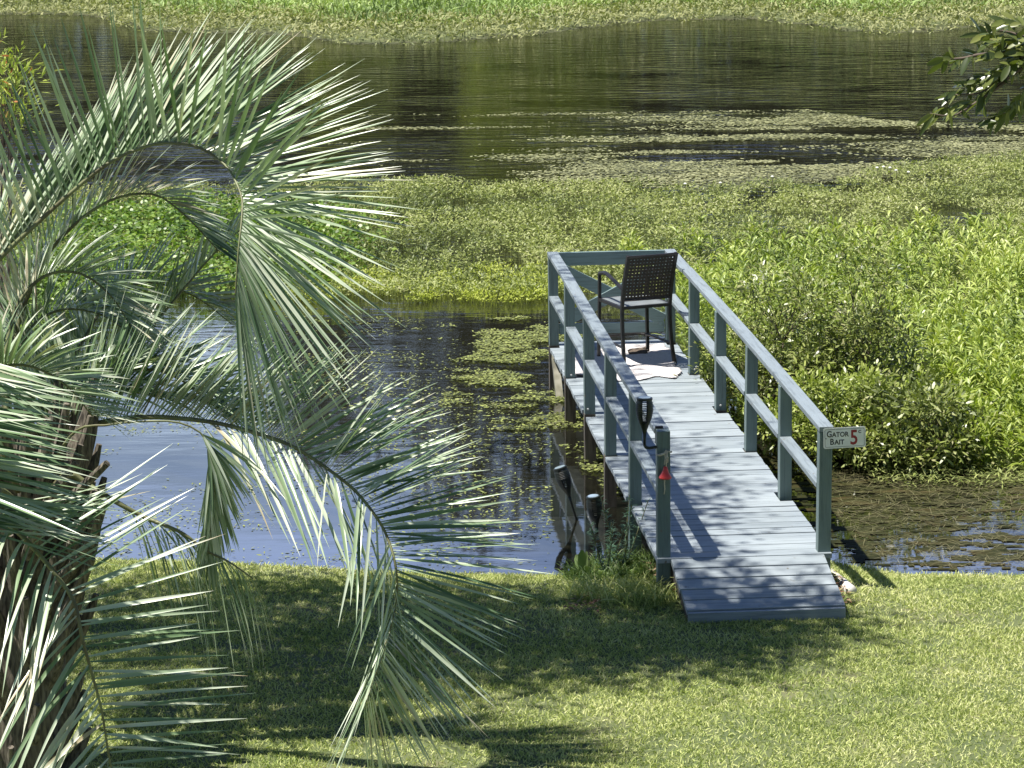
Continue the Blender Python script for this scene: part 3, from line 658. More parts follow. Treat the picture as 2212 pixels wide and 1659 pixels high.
# ------------------------------------------------------------------ palm
PY = 15.6
palm_xy = AT(60, 1150, PY)
palm = empty('palm_tree', (palm_xy[0], PY, float(gz(palm_xy[0], PY))), label='silvery green feather palm with arching fronds filling the left side', cat='palm tree')
bpy.context.view_layer.update()
def local(p): return np.asarray(p) - np.array(palm.location)
def catmull(P, n):
    P = np.array(P, float); seg = np.linalg.norm(np.diff(P, axis=0), axis=1); s = np.concatenate([[0], np.cumsum(seg)])
    fine = curve(P, 400); sg = np.concatenate([[0], np.cumsum(np.linalg.norm(np.diff(fine, axis=0), axis=1))])
    u = np.linspace(0, sg[-1], n); return np.stack([np.interp(u, sg, fine[:, k]) for k in range(3)], 1), sg[-1]
def frond(pts, S=(0, -1, 0), n=70, L=.8, a=((0, .6), (.8, .6), (1, 1.2)), a2=None, b=(.8, .8), dr=(.12, .12), start=.06, st0=None, rr=.021, sb=(.5, .8), W_=.026, mat=None, dens=(1, 1), jit=.065, label=None, ls=(.75, 1, .55), S1=None):
    """pts: (x, y, Y) along the rachis; S: unit side vector; b: opening of the two rows from the upper side; a: forward lean"""
    P = [local(AT(q[0], q[1], q[2] - 1.0)) for q in pts]; C, tot = catmull(P, n + 1)
    T = nrm(np.gradient(C, axis=0)); S = np.array(S, float); S = np.tile(nrm(S), (n + 1, 1))
    if S1 is not None:
        u = np.linspace(0, 1, n + 1)[:, None]; S = nrm(S * (1 - u) + nrm(np.array(S1, float)) * u)
    S = nrm(S - T * (S * T).sum(1)[:, None]); N = np.cross(S, T)
    root_r = rr
    R_ = np.linspace(root_r, .0035, n + 1)
    mbr = MB(); mbr.tube(C[::2] if n % 2 == 0 else C, R_[::2] if n % 2 == 0 else R_, 6)
    parts = []
    for row, sg in ((0, 1), (1, -1)):
        m = int(n * dens[row]); s0_ = st0 if (row == 0 and st0) else start; t = s0_ + (1 - s0_) * (np.arange(m) + RNG.random(m) * .7) / m
        cl = (RNG.random(m) - .5)                          # leaflets grow in loose clusters
        ii = np.clip(t * n, 0, n - .001); i0 = ii.astype(int); fr = (ii - i0)[:, None]
        base = C[i0] * (1 - fr) + C[i0 + 1] * fr; Tt, St, Nt = T[i0], S[i0], N[i0]
        aa = np.array(a if (row == 0 or a2 is None) else a2); al = np.interp(t, aa[:, 0], aa[:, 1]) + RNG.normal(0, jit, m); be = b[row] + RNG.normal(0, jit * 1.6, m) + cl * .12
        D = np.cos(al)[:, None] * (np.cos(be)[:, None] * Nt + sg * np.sin(be)[:, None] * St) + np.sin(al)[:, None] * Tt
        Ln = L * np.interp(t, [0, .12, .45, 1], [ls[0] * .7, ls[0], ls[1], ls[2]]) * (1 + RNG.normal(0, .07, m))
        nn_ = Nt * .8 - Tt * .5 - sg * St * .3 + np.array([-.28, -.70, .68]) * sb[row] + RNG.normal(0, .22, (m, 3))
        Wl = W_ * .76 * (1 + RNG.normal(0, .1, m)) * np.interp(t, [0, .1, .9, 1], [.7, 1, .9, .5])
        g = dr[row] * (1 + RNG.normal(0, .35, m))
        parts.append(leaves(base, D, nn_, Ln, Wl, g, seg=6, fold=.35, shape='palm'))
    v, f = joinvf(parts)
    o = fast('frond', v, f, mat or M_PALM, palm)
    if label: o['label'] = label
    r = mbr.build('rachis', M_RACH, o, smooth=True)
    return o
# trunk with old leaf bases
tb = np.array([local(AT(40, 1740, PY)), local(AT(52, 1400, PY)), local(AT(60, 1180, PY + .05)), local(AT(50, 1040, PY + .1))])
tb[0][2] = min(tb[0][2], -.1)
tr = MB(); tr.tube(curve(tb, 14), np.interp(np.linspace(0, 1, 14), [0, .7, 1], [.27, .22, .10]), 16); tr.build('trunk', M_BOOT, palm, smooth=True)
axis_c = curve(tb, 40)
for k in range(80):
    t = k / 79.0; c = axis_c[min(int(2 + t * 36), 39)]; a = k * 2.39996
    out = np.array([math.cos(a), math.sin(a) * .9, 0]); L = .38 + .26 * t + random.uniform(-.06, .12)
    el_ = .75 + .25 * t
    pts = []
    for u in np.linspace(0, 1, 7):
        pts.append(c + out * (.17 + L * u * math.cos(el_ + .2 * u)) + np.array([0, 0, L * u * math.sin(el_ + .25 * u)]))
    m = MB(); m.tube(pts, np.interp(np.linspace(0, 1, 7), [0, .25, .9, 1], [.072, .056, .026, .018]), 6)
    vv = m.v[0].copy(); m.build('leaf_base', M_BOOT, palm)
# the fronds seen in the photograph
BX = (60, 1080, PY)
frond([(40, 1060, 16.6), (-90, 800, 16.8), (-50, 620, 17.0), (0, 558, 17.0), (78, 484, 17.0), (156, 414, 17.0), (219, 363, 17), (273, 332, 17), (332, 312, 17), (375, 309, 16.95), (422, 316, 16.9), (461, 336, 16.85), (492, 363, 16.75), (512, 398, 16.65), (523, 432, 16.55), (522, 475, 16.45), (515, 540, 16.35), (508, 640, 16.3)],
      S=(-.30, -.95, 0), n=185, L=.80, a=((0, .7), (.55, .35), (.75, .22), (.86, .30), (.92, .6), (.96, 1.1), (1, 1.35)), a2=((0, 1.25), (.45, 1.15), (.62, .85), (.75, .5), (.84, .35), (.92, .8), (.96, 1.2), (1, 1.4)), b=(.35, .55), dr=(.01, .02), start=.27, W_=.036, ls=(.9, 1, 1.22), sb=(.1, 1.5), dens=(.42, 1.6), label='large sunlit silvery frond arching over the others')
frond([(60, 1060, 16.9), (30, 760, 17.6), (90, 575, 17.8), (156, 490, 17.8), (219, 443, 17.8), (273, 422, 17.8), (332, 420, 17.8), (371, 441, 17.8), (420, 485, 17.8), (470, 540, 17.8)],
      S=(-.4, -.9, 0), n=90, L=.56, a=((0, .7), (.7, .9), (1, 1.1)), b=(.45, .7), dr=(.05, .3), start=.28, W_=.034)
frond([(70, 1080, 17.3), (110, 960, 17.0), (156, 930, 16.9), (234, 910, 16.8), (312, 901, 16.7), (391, 904, 16.6), (469, 914, 16.5), (547, 934, 16.4), (625, 961, 16.3), (684, 996, 16.3), (723, 1024, 16.2), (766, 1059, 16.2), (805, 1106, 16.1), (833, 1152, 16.1), (854, 1219, 16.0), (856, 1290, 16.0), (838, 1376, 15.9), (812, 1454, 15.9), (785, 1530, 15.9)],
      S=(-.1, -.93, -.35), n=180, L=.80, a=((0, 1.0), (.5, .9), (.8, .9), (1, 1.2)), a2=((0, .55), (.3, .8), (.55, .62), (.75, .36), (.9, .55), (1, 1.2)), b=(1.9, .30), dr=(.12, .02), start=.10, st0=.40, sb=(-.1, .4), W_=.034, ls=(.75, 1, .9), dens=(.30, 1.35), label='long green frond bowing down to the right in front of the pond')
frond([(40, 1060, 16.2), (-60, 820, 15.6), (-150, 700, 15.4), (-180, 760, 15.3), (-170, 880, 15.2), (-140, 1000, 15.1), (-100, 1090, 15.1), (-60, 1150, 15.1)],
      S=(0, -1, 0), n=84, L=.86, a=((0, .1), (.6, .15), (1, .7)), b=(.25, .3), dr=(.02, .02), start=.24, W_=.042, ls=(1, 1, .9), sb=(1.2, 1.6), label='pale frond fanning in from the left edge')
frond([(40, 1090, 16.2), (0, 1060, 15.8), (0, 1112, 15.4), (52, 1162, 15.2), (120, 1240, 15.1), (161, 1303, 15.05), (177, 1376, 15), (198, 1454, 15), (219, 1532, 15), (236, 1636, 15), (262, 1760, 15)],
      S=(-1, -.15, 0), n=84, L=.80, a=((0, .7), (1, .35)), a2=((0, .4), (.4, .1), (1, .2)), b=(1.0, 1.5), dr=(.35, .02), start=.26, W_=.032, ls=(.5, 1, .8), dens=(.5, .62), sb=(.9, .6), label='frond hanging down over the trunk at the bottom left')
frond([(110, 1060, 16.3), (148, 1023, 16.3), (195, 1051, 16.3), (254, 1086, 16.2), (312, 1117, 16.2), (391, 1150, 16.1), (443, 1188, 16.1), (495, 1214, 16.1), (547, 1250, 16.1)],
      S=(0, -1, 0), n=60, L=.48, a=((0, .9), (1, 1.0)), b=(2.7, 2.2), dr=(.9, .9), start=.40, W_=.017, dens=(.6, .5), sb=(-.3, -.3), label='thin half dry frond with leaflets drooping towards the lawn')
frond([(60, 1080, 16.9), (164, 848, 17.2), (195, 828, 17.3), (234, 809, 17.3), (273, 801, 17.4), (332, 799, 17.4), (380, 815, 17.4), (430, 850, 17.4), (470, 900, 17.4)],
      S=(0, -1, 0), n=84, L=.64, a=((0, .5), (1, .8)), b=(.9, .3), dr=(.22, .06), start=.2, W_=.034, sb=(0, .3))
frond([(60, 1080, 17.0), (170, 900, 17.6), (300, 740, 18.0), (400, 620, 18.2), (470, 540, 18.3), (540, 480, 18.3)],
      S=(-.3, -.95, 0), n=64, L=.60, a=((0, .7), (1, 1.0)), b=(1.0, .9), dr=(.2, .1), start=.30, W_=.036, sb=(0, .2))
frond([(60, 1080, 17.0), (110, 880, 17.8), (200, 700, 18.3), (250, 640, 18.5), (320, 610, 18.6), (420, 640, 18.6), (500, 700, 18.6)],
      S=(-.2, -.95, 0), n=70, L=.56, a=((0, .6), (1, .9)), b=(.9, .5), dr=(.2, .06), start=.32, W_=.036, sb=(0, .4))
frond([(50, 1080, 16.9), (20, 860, 17.4), (60, 720, 17.7), (130, 670, 17.8), (220, 680, 17.8), (290, 730, 17.8)],
      S=(-.1, -.98, 0), n=64, L=.55, a=((0, .5), (1, .9)), b=(.8, .6), dr=(.25, .1), start=.25, W_=.034)
frond([(60, 1090, 16.9), (110, 930, 17.2), (200, 850, 17.4), (330, 850, 17.5), (450, 870, 17.5), (540, 920, 17.5)],
      S=(-.2, -.95, 0), n=70, L=.55, a=((0, .7), (1, .9)), b=(1.2, .5), dr=(.25, .05), start=.25, W_=.032, sb=(0, .3))
frond([(70, 1080, 16.5), (156, 938, 16.3), (234, 918, 16.2), (312, 910, 16.1), (391, 914, 16.1), (445, 950, 16.1), (462, 1040, 16.1), (456, 1130, 16.1), (448, 1200, 16.1)],
      S=(-.9, -.4, 0), n=64, rr=.009, L=.42, a=((0, .9), (1, 1.35)), b=(1.3, 1.3), dr=(.2, .2), start=.66, W_=.026, sb=(0, 0))
frond([(50, 1060, 16.9), (10, 850, 17.2), (30, 680, 17.4), (90, 600, 17.5), (170, 590, 17.5), (240, 640, 17.5), (290, 720, 17.4)],
      S=(-.3, -.95, 0), n=76, L=.58, a=((0, .5), (1, .9)), b=(.5, .7), dr=(.1, .15), start=.30, W_=.036, sb=(.2, .5))
frond([(50, 1080, 16.6), (-20, 960, 16.4), (-60, 860, 16.2), (-20, 800, 16.1), (60, 790, 16.0), (140, 830, 16.0), (200, 900, 16.0)],
      S=(-.2, -.95, 0), n=70, L=.54, a=((0, .5), (1, .8)), b=(.5, .6), dr=(.1, .15), start=.30, W_=.036, sb=(.1, .8))
frond([(50, 1060, 16.8), (-60, 760, 17.4), (-120, 420, 17.8), (-110, 160, 18), (-60, 40, 18), (10, -10, 18)],
      S=(-.3, -.9, 0), n=60, L=.62, a=((0, .9), (1, 1.2)), b=(.7, .7), dr=(.08, .08), start=.3)
frond([(40, 1080, 17.0), (-140, 980, 17.6), (-320, 950, 18.2), (-480, 1050, 18.6), (-560, 1250, 18.8)], S=(0, -1, 0), n=70, L=.7, b=(-.8, .6), start=.2)
frond([(40, 1060, 16.8), (-120, 780, 17.4), (-300, 640, 17.9), (-480, 660, 18.2), (-600, 800, 18.3)], S=(0, 1, 0), n=70, L=.7, b=(.8, .6), start=.2)
# cut stubs standing out of the crown
for q in (((110, 1230, 15.4), (170, 1150, 15.3), (205, 1060, 15.2)), ((120, 1270, 15.3), (190, 1180, 15.1), (226, 1085, 15.0)), ((90, 1150, 15.4), (150, 1080, 15.3), (232, 1000, 15.2)), ((60, 1200, 15.2), (100, 1090, 15.0), (165, 1000, 15.0)), ((140, 1330, 15.3), (170, 1270, 15.2), (200, 1205, 15.1))):
    m = MB(); m.tube(curve([local(AT(*p)) for p in q], 7), np.linspace(.042, .020, 7), 6); m.build('leaf_base', M_BOOT, palm)

# ------------------------------------------------------------------ trees
def tree(name, base, H, trunk_r, tips, mat, leafL, leafW, ncl, spread, label, cat, group=None, tw=M_BARK, fork=.45, shape='lance', seg=2, up=.1, fold=0.0):
    """tips: world points where leaf clumps sit; limbs run to each of them"""
    base = np.array(base, float)
    t = empty(name, base, label=label, cat=cat, group=group)
    tips = np.array(tips, float) - base; ctr = tips.mean(0); fk = np.array([ctr[0] * .12, ctr[1] * .12, H * fork])
    m = MB(); trunk = curve([(0, 0, -.2), (fk[0] * .3, fk[1] * .3, fk[2] * .5), fk], 8); m.tube(trunk, np.linspace(trunk_r * 1.15, trunk_r * .75, 8), 10); m.build('trunk', tw, t, smooth=True)
    # main limbs: group the tips
    k = max(3, min(9, len(tips) // 8)); cen = tips[RNG.choice(len(tips), k, replace=False)]
    for _ in range(4):
        lab = np.argmin(((tips[:, None] - cen[None]) ** 2).sum(2), 1); cen = np.array([tips[lab == j].mean(0) if (lab == j).any() else cen[j] for j in range(k)])
    lm = MB()
    for j in range(k):
        mid = fk + (cen[j] - fk) * .75 - np.array([0, 0, .04 * H]); q = curve([fk - (0, 0, .1), fk + (mid - fk) * .5 + RNG.normal(0, .02 * H, 3), mid], 7)
        lm.tube(q, np.linspace(trunk_r * .6, trunk_r * .2, 7), 7)
        for tp_ in tips[lab == j]:
            qq = curve([mid, mid + (tp_ - mid) * .5 + RNG.normal(0, .015 * H, 3), tp_], 5); lm.tube(qq, np.linspace(trunk_r * .2, trunk_r * .04, 5), 4)
    lm.build('limbs', tw, t, smooth=True)
    n = len(tips) * ncl; c = np.repeat(tips, ncl, 0); off = RNG.normal(0, 1, (n, 3)) * spread * np.array([1, 1, .62])
    D = nrm(off + RNG.normal(0, .6, (n, 3)) * spread + np.array([0, 0, up])); Nn = RNG.normal(0, .5, (n, 3)) + np.array([0, 0, 1.0])
    v, f = leaves(c + off, D, Nn, leafL * (1 + RNG.normal(0, .2, n)), leafW * (1 + RNG.normal(0, .15, n)), .1, seg=seg, shape=shape, fold=fold)
    fast('crown', v, f, mat, t)
    return t
def copy_tree(o, parent=None):
    c = o.copy(); COL.objects.link(c); c.parent = parent
    for chd in o.children: copy_tree(chd, c)
    return c
# overhead shade tree to the left of the dock; its crown throws the dappled shade
sh = []
def shade(x, y, h, z=.2, r=0.0): g = G(x, y, z); return (g[0] + SUN_DIR.x / SUN_DIR.z * (h - z), g[1] + SUN_DIR.y / SUN_DIR.z * (h - z), h)
for x, y in ((560, 1300), (640, 1340), (720, 1290), (700, 1400), (780, 1350), (800, 1440), (850, 1290), (900, 1380), (960, 1330), (980, 1420), (1050, 1370), (1100, 1300), (1120, 1420), (1180, 1350), (620, 1440), (560, 1400), (880, 1450), (700, 1470), (1240, 1400), (1300, 1330), (540, 1470), (640, 1250), (760, 1245), (950, 1262), (1150, 1265), (1260, 1290), (1380, 1300), (1000, 1470), (1360, 1390), (1210, 1440)):
    sh.append(shade(x, y, random.uniform(6.6, 9.0)))
for x, y in ((300, 1245), (400, 1290), (260, 1330), (380, 1370), (450, 1330), (200, 1400), (330, 1440), (1440, 1350), (1500, 1370), (1590, 1355), (1680, 1375), (1420, 1400), (1560, 1380), (1640, 1350), (1480, 1410)):
    sh.append(shade(x, y, random.uniform(6.8, 9.0)))
base_s = (-7.2, 18.6)
oak = tree('shade_tree', (*base_s, float(gz(*base_s))), 9.5, .24, sh, M_CAN, .11, .065, 340, .36, 'broad leafy tree whose high crown shades the lawn left of the dock', 'tree', fork=.5)
sh2 = [shade(x, y, h + 2.5, DZ) for x, y, h in ((1540, 1062, 8), (1500, 1250, 8), (1650, 1240, 8.4), (1590, 1290, 7.8), (1700, 1265, 8.2), (1330, 1010, 8.2), (1300, 800, 8), (1290, 740, 7.8), (1350, 900, 8.4), (1400, 1060, 8.6), (1270, 870, 8.2), (1240, 700, 8.1), (1440, 1110, 8.0), (1420, 980, 8.3), (1450, 1040, 7.9), (1380, 960, 8.2))] + [shade(x, y, h, DZ + .9) for x, y, h in ((1318, 770, 8), (1336, 805, 8.3), (1352, 835, 8.1), (1370, 865, 8.5), (1385, 895, 8.0), (1345, 1000, 8.2), (1290, 930, 8.4))]
base_2 = (-6.6, 24.5)
tree('slender_tree', (*base_2, -.1), 12, .16, sh2, M_CAN, .11, .07, 88, .24, 'thin high tree whose airy crown dapples the dock', 'tree', fork=.6)

# tree at the right whose branch tip enters the top right corner
bt = [AT(*q) for q in ((2075, 128, 10), (2110, 120, 10), (2150, 118, 10.05), (2190, 115, 10), (2140, 70, 10.1), (2185, 60, 10.1), (2030, 200, 10), (2060, 215, 9.95), (2100, 190, 10), (2150, 185, 10), (2120, 160, 10.05), (2190, 150, 10), (2170, 215, 10.1), (2210, 190, 10), (2205, 90, 10), (2225, 240, 10), (2050, 130, 10))]
br_trunk = np.array([5.2, 9.2, float(gz(5.2, 9.2))])
rt_ = empty('oak_tree', br_trunk, label='oak tree whose leafy branch tip hangs into the top right corner', cat='tree')
m = MB(); m.tube(curve([(0, 0, -.2), (.05, 0, 1.6), (-.1, .1, 3.2), (.1, .1, 6.4)], 12), np.linspace(.24, .12, 12), 12); m.build('trunk', M_BARK, rt_, smooth=True)
lm = MB(); att = br_trunk + np.array([-.05, .1, 4.9])
limb = [att, AT(2900, -60, 9.6), AT(2500, 60, 9.9), AT(2300, 100, 10), AT(2212, 112, 10), AT(2120, 118, 10), AT(2080, 126, 10), AT(2035, 128, 10)]
limbc = curve([p - br_trunk for p in limb], 24); lm.tube(limbc, np.concatenate([np.linspace(.045, .010, 14), np.linspace(.008, .003, 10)]), 7)
tw = []
for _ in range(46):
    p_ = limbc[random.randint(1, 12)]; e_ = p_ + RNG.normal(0, .17, 3) + np.array([.1, 0, .02]); lm.tube([p_, (p_ + e_) / 2 + RNG.normal(0, .02, 3), e_], [.006, .004, .002], 4); tw.append(e_)
def sub(*q): lm.tube(curve([AT(*p) - br_trunk for p in q], 8), np.linspace(.007, .0022, 8), 5)
sub((2212, 112, 10), (2180, 170, 10), (2110, 220, 9.98), (2060, 250, 9.97), (2010, 245, 9.95))
sub((2260, 105, 10), (2190, 160, 10), (2120, 200, 10), (2050, 205, 10))
sub((2260, 100, 10), (2200, 75, 10.1), (2150, 65, 10.1), (2115, 70, 10.1))
sub((2290, 105, 10), (2240, 190, 10.05), (2190, 225, 10.05), (2150, 262, 10.05))
sub((2212, 112, 10), (2170, 100, 10), (2140, 85, 10))
lm.build('limbs', M_TWIG, rt_, smooth=True)
# leaves along the sub branches
segs = [((2230, 112), (2035, 128)), ((2212, 112), (2110, 220)), ((2110, 220), (2010, 245)), ((2260, 105), (2050, 205)), ((2260, 100), (2115, 70)), ((2290, 105), (2190, 225)), ((2190, 225), (2150, 262)), ((2212, 112), (2140, 85)), ((2225, 60), (2170, 45))]
bs, dd = [], []
for (a, b_) in segs:
    ln = math.hypot(a[0] - b_[0], a[1] - b_[1]); k = int(ln / 4.2) + 3
    for i in range(k):
        t = (i + random.random()) / k; x = a[0] + (b_[0] - a[0]) * t + random.gauss(0, 3); y_ = a[1] + (b_[1] - a[1]) * t + random.gauss(0, 3)
        bs.append(AT(x, y_, 10 + random.gauss(0, .05)) - br_trunk); dx = (b_[0] - a[0]) / ln; dz = -(b_[1] - a[1]) / ln
        dd.append((dx + random.gauss(0, .7), random.gauss(0, .7), dz + random.gauss(0, .6) - .15))
cr_pts = RNG.normal(0, 1, (60, 3)) * np.array([1.0, 1.3, .9]) + np.array([.6, -.3, 6.6])
n2 = 60 * 60; c2 = np.repeat(cr_pts, 60, 0) + RNG.normal(0, .3, (n2, 3))
for p_ in cr_pts[::2]: pass
bs = np.array(bs); dd = np.array(dd)
tws = np.repeat(np.array([p_ for p_ in tw if (p_ + br_trunk)[0] > 2.15]), 14, 0)
vt_ = leaves(tws + RNG.normal(0, .05, tws.shape), RNG.normal(0, 1, tws.shape), RNG.normal(0, .5, tws.shape) + (0, 0, 1), np.full(len(tws), .062), np.full(len(tws), .022), .12, seg=4, fold=.25, shape='round')
v1 = leaves(bs, dd, RNG.normal(0, .6, (len(bs), 3)) + (0, -.25, .8), .062 * (1 + RNG.normal(0, .2, len(bs))), .021 * (1 + RNG.normal(0, .2, len(bs))), .12, seg=4, fold=.25, shape='round')
keep = c2[:, 0] + br_trunk[0] > 3.2; c2 = c2[keep]
v2_ = leaves(c2, RNG.normal(0, 1, (len(c2), 3)), RNG.normal(0, .5, (len(c2), 3)) + (0, 0, 1), np.full(len(c2), .08), np.full(len(c2), .035), .1, seg=4, fold=.25, shape='round')
fast('crown', *joinvf([v1, v2_, vt_]), M_OAK, rt_)

# tree line beyond the pond (seen in the water) -------------------------
protos = []
def crown_pts(n, cx, cz, rx, rz):
    p = RNG.normal(0, 1, (n, 3)); p = nrm(p) * (RNG.random((n, 1)) ** .4); return p * np.array([rx, rx, rz]) + np.array([cx, 0, cz])
kinds = [('broad', 12.5, 3.8, 5.6, M_FAR), ('tall', 14.6, 3.2, 6.2, M_FAR), ('slim', 12, 2.6, 5.2, M_FAR), ('yellow', 5.6, 2.4, 2.4, M_FARY), ('low', 5.2, 3.2, 2.5, M_FAR)]
LINE = []
for kn, H, rx, rz, mt in kinds:
    tps = crown_pts(46, 0, H - rz, rx, rz)
    t = tree('far_tree', (0, 0, 0), H, .22, tps, mt, .50, .28, 80, .6, '', 'tree', tw=M_BARK, fork=.35); protos.append(t)
spots = []
x = -34.0; k = 0
while x < 36:
    kk = [0, 1, 2, 1, 0, 2, 1][k % 7]; spots.append((kk, x + random.uniform(-.6, .6), 88 + random.uniform(-2, 5), random.uniform(.66, 1.0))); x += random.uniform(2.8, 4.2); k += 1
x = -36.0
while x < 38: spots.append((random.choice([0, 1]), x, 99 + random.uniform(-2, 4), random.uniform(.62, .86))); x += random.uniform(3.6, 5.2)
spots += [(3, .4, 82.0, .62), (3, 1.7, 83, .5), (3, -4.6, 83, .42)]
spots += [(1, x_, 93 + random.uniform(-2, 2), k_) for x_, k_ in ((-27, 1.2), (-21, 1.2), (-5.6, 1.1), (-.8, 1.25), (3, 1.15), (12, 1.2), (17.5, 1.3), (23, 1.2))]
x = -36.0
while x < 38: spots.append((4, x, 87 + random.uniform(-1, 2), random.uniform(.7, 1.15))); x += random.uniform(3.6, 4.8)
used = {}
word = {0: 'rounded dark green tree', 1: 'tall dark green tree', 2: 'slim dark green tree', 3: 'bright yellow green tree', 4: 'low dark green tree'}
for kk, x, y_, s in spots:
    if kk in used: o = copy_tree(protos[kk])
    else: o = protos[kk]; used[kk] = 1
    o.location = (x, y_, float(gz(x, y_))); o.rotation_euler = (0, 0, random.uniform(0, 6.28)); o.scale = (s, s, s * (random.uniform(.92, 1.08) if kk != 3 else 1.75))
    o['label'] = word[kk] + ' on the far bank, mirrored in the open water'; o['category'] = 'tree'; o['group'] = word[kk] + 's beyond the far bank'

# small bush with orange tips at the left edge
bpts = [AT(random.gauss(8, 26), random.gauss(190, 62), 26.5 + random.gauss(0, .25)) for _ in range(26)]
bb = np.array([AT(0, 200, 26.5)[0] - .1, 26.5, -.1])
tp_o = tree('tall_bush', bb, 3.6, .03, bpts, M_YWEED, .10, .022, 26, .12, 'tall thin bush with orange leaf tips at the top left edge', 'bush', tw=M_TWIG, fork=.3)
bp_ = np.array(bpts) - bb; c = np.repeat(bp_[::3], 3, 0); fast('young_leaves', *leaves(c + RNG.normal(0, .09, c.shape), RNG.normal(0, 1, c.shape) + (0, 0, .8), RNG.normal(0, 1, c.shape), np.full(len(c), .09), np.full(len(c), .025), .1), M_ORANGE, tp_o)

# ------------------------------------------------------------------ vegetation on the water
def gpoly(pts, z=0.0): return [tuple(G(x, y, z)[:2]) for x, y in pts]
def cover(name, poly, dens, h, L, Wd, mat, label, cat, stems=.0, up=.5, shape='lance', z0=0.0, clump=.0, holes=0.0, seed=1, hn=.5, seg=2, ground=False, jitter=.0):
    n = int(area(poly) * dens * 1.0); P = np.array(poly); bb_ = (P.max(0) - P.min(0)).prod()
    q = scatter(poly, int(bb_ * dens))
    if holes: q = q[fbm(q[:, 0] * .9, q[:, 1] * .55, seed) > holes + RNG.normal(0, .03, len(q))]
    if clump:
        w = fbm(q[:, 0] * 4, q[:, 1] * 4, seed + 9); q = q[RNG.random(len(q)) < np.clip((w - .3) * 3, .12, 1) * 1.0]
    if jitter: q = q + RNG.normal(0, jitter, q.shape) * np.array([1.0, 1.3])
    n = len(q); hh = h * (.25 + .75 * RNG.random(n)) * (1 - hn + 2 * hn * fbm(q[:, 0] * 1.3, q[:, 1] * 1.3, seed + 4))
    z = (gz(q[:, 0], q[:, 1]) if ground else 0) + z0
    base = np.stack([q[:, 0], q[:, 1], z + hh], 1)
    parts = [leaves(base, rdir(n, up, 1.1), RNG.normal(0, .45, (n, 3)) + (0, 0, 1), L * (1 + RNG.normal(0, .25, n)), Wd * (1 + RNG.normal(0, .2, n)), .15, seg=seg, shape=shape)]
    if stems:
        i = RNG.random(n) < stems; a = base[i].copy(); a[:, 2] = (z[i] if ground else z0) - .02; a[:, :2] += RNG.normal(0, .02, (i.sum(), 2))
        parts.append(stemquads(a, base[i], np.full(i.sum(), .0028)))
    v, f = joinvf(parts)
    return tag(fast(name, v, f, mat), label, cat, kind='stuff')
mat_poly = gpoly([(540, 645), (620, 655), (760, 652), (900, 655), (1000, 648), (1100, 652), (1190, 650), (1260, 660), (1500, 640), (1900, 640), (3100, 640), (3100, 300), (2212, 342), (2080, 356), (1980, 372), (1880, 382), (1760, 398), (1600, 420), (1480, 420), (1330, 405), (1200, 415), (1060, 412), (960, 402), (830, 405), (700, 402), (560, 408), (300, 420), (-200, 420), (-200, 640), (200, 640)])
cover('floating_weed_mat', mat_poly, 1700, .18, .052, .022, M_MAT, 'olive green mat of small leaved weed floating across the middle of the pond', 'water weed', stems=.15, up=.5, clump=1, holes=.33, seed=21)
front_poly = gpoly([(560, 655), (700, 660), (820, 660), (950, 656), (1080, 662), (1200, 655), (1260, 640), (1200, 590), (1060, 585), (930, 612), (820, 590), (700, 600)])
cover('yellow_weed', front_poly, 2200, .12, .042, .018, M_MATY, 'yellow green weed along the near edge of the floating mat', 'water weed', stems=.2, up=.6, clump=1, holes=.36, seed=5)
# round leaved bright clump at the left
pen_poly = gpoly([(120, 640), (350, 655), (560, 650), (690, 640), (760, 600), (780, 520), (700, 470), (560, 465), (360, 465), (150, 480)])
cover('round_leaf_weed', pen_poly, 900, .34, .055, .045, M_PENNY, 'bright green round leaved weed bank behind the palm fronds', 'water weed', stems=.35, up=.35, shape='round', seg=3, clump=1, hn=.6, seed=8, jitter=.28)
lft_poly = gpoly([(-200, 760), (60, 770), (170, 740), (260, 690), (300, 640), (100, 600), (-200, 600)])
cover('shore_weed', lft_poly, 700, .45, .09, .03, M_PENNY, 'dark leafy weed bank at the left edge behind the palm', 'water weed', stems=.3, up=.5, clump=1, seed=14)
# tall lance leaved weeds at the right
def lance(name, poly, dens, h, nl, L, Wd, mat, label, seed, up=.8, lean=.2):
    q = scatter(poly, int((np.array(poly).max(0) - np.array(poly).min(0)).prod() * dens)); n = len(q)
    H = h * (.55 + .6 * fbm(q[:, 0] * .9, q[:, 1] * .9, seed)) * (1 + RNG.normal(0, .12, n))
    b0 = np.stack([q[:, 0], q[:, 1], np.full(n, -.05)], 1); tip = b0 + np.stack([RNG.normal(0, lean, n) * H, RNG.normal(0, lean, n) * H, H], 1)
    t = np.tile(np.linspace(.30, 1.0, nl), n) + RNG.normal(0, .02, n * nl); bi = np.repeat(np.arange(n), nl)
    base = b0[bi] + (tip - b0)[bi] * t[:, None]; D = rdir(n * nl, up, .7); D[:, 2] += np.clip(t - .8, 0, 1) * 3
    Ls = L * (1.1 - .35 * t) * (1 + RNG.normal(0, .18, n * nl))
    v, f = joinvf([leaves(base, D, np.tile([0, 0, 1.0], (n * nl, 1)) + RNG.normal(0, .3, (n * nl, 3)), Ls, np.full(n * nl, Wd) * (1 + RNG.normal(0, .15, n * nl)), .45, seg=3, shape='lance', fold=.2), stemquads(b0, tip, np.full(n, .003))])
    return tag(fast(name, v, f, mat), label, 'water weed', kind='stuff')
def dkp(x, y): return tuple(DK(x, y)[:2])
br_poly = [dkp(1.40, 9.6), dkp(1.42, 5.2)] + gpoly([(1700, 850), (1980, 880), (2110, 960), (2900, 960), (2900, 580), (2212, 585), (2050, 590), (1900, 600), (1750, 605), (1600, 610)])
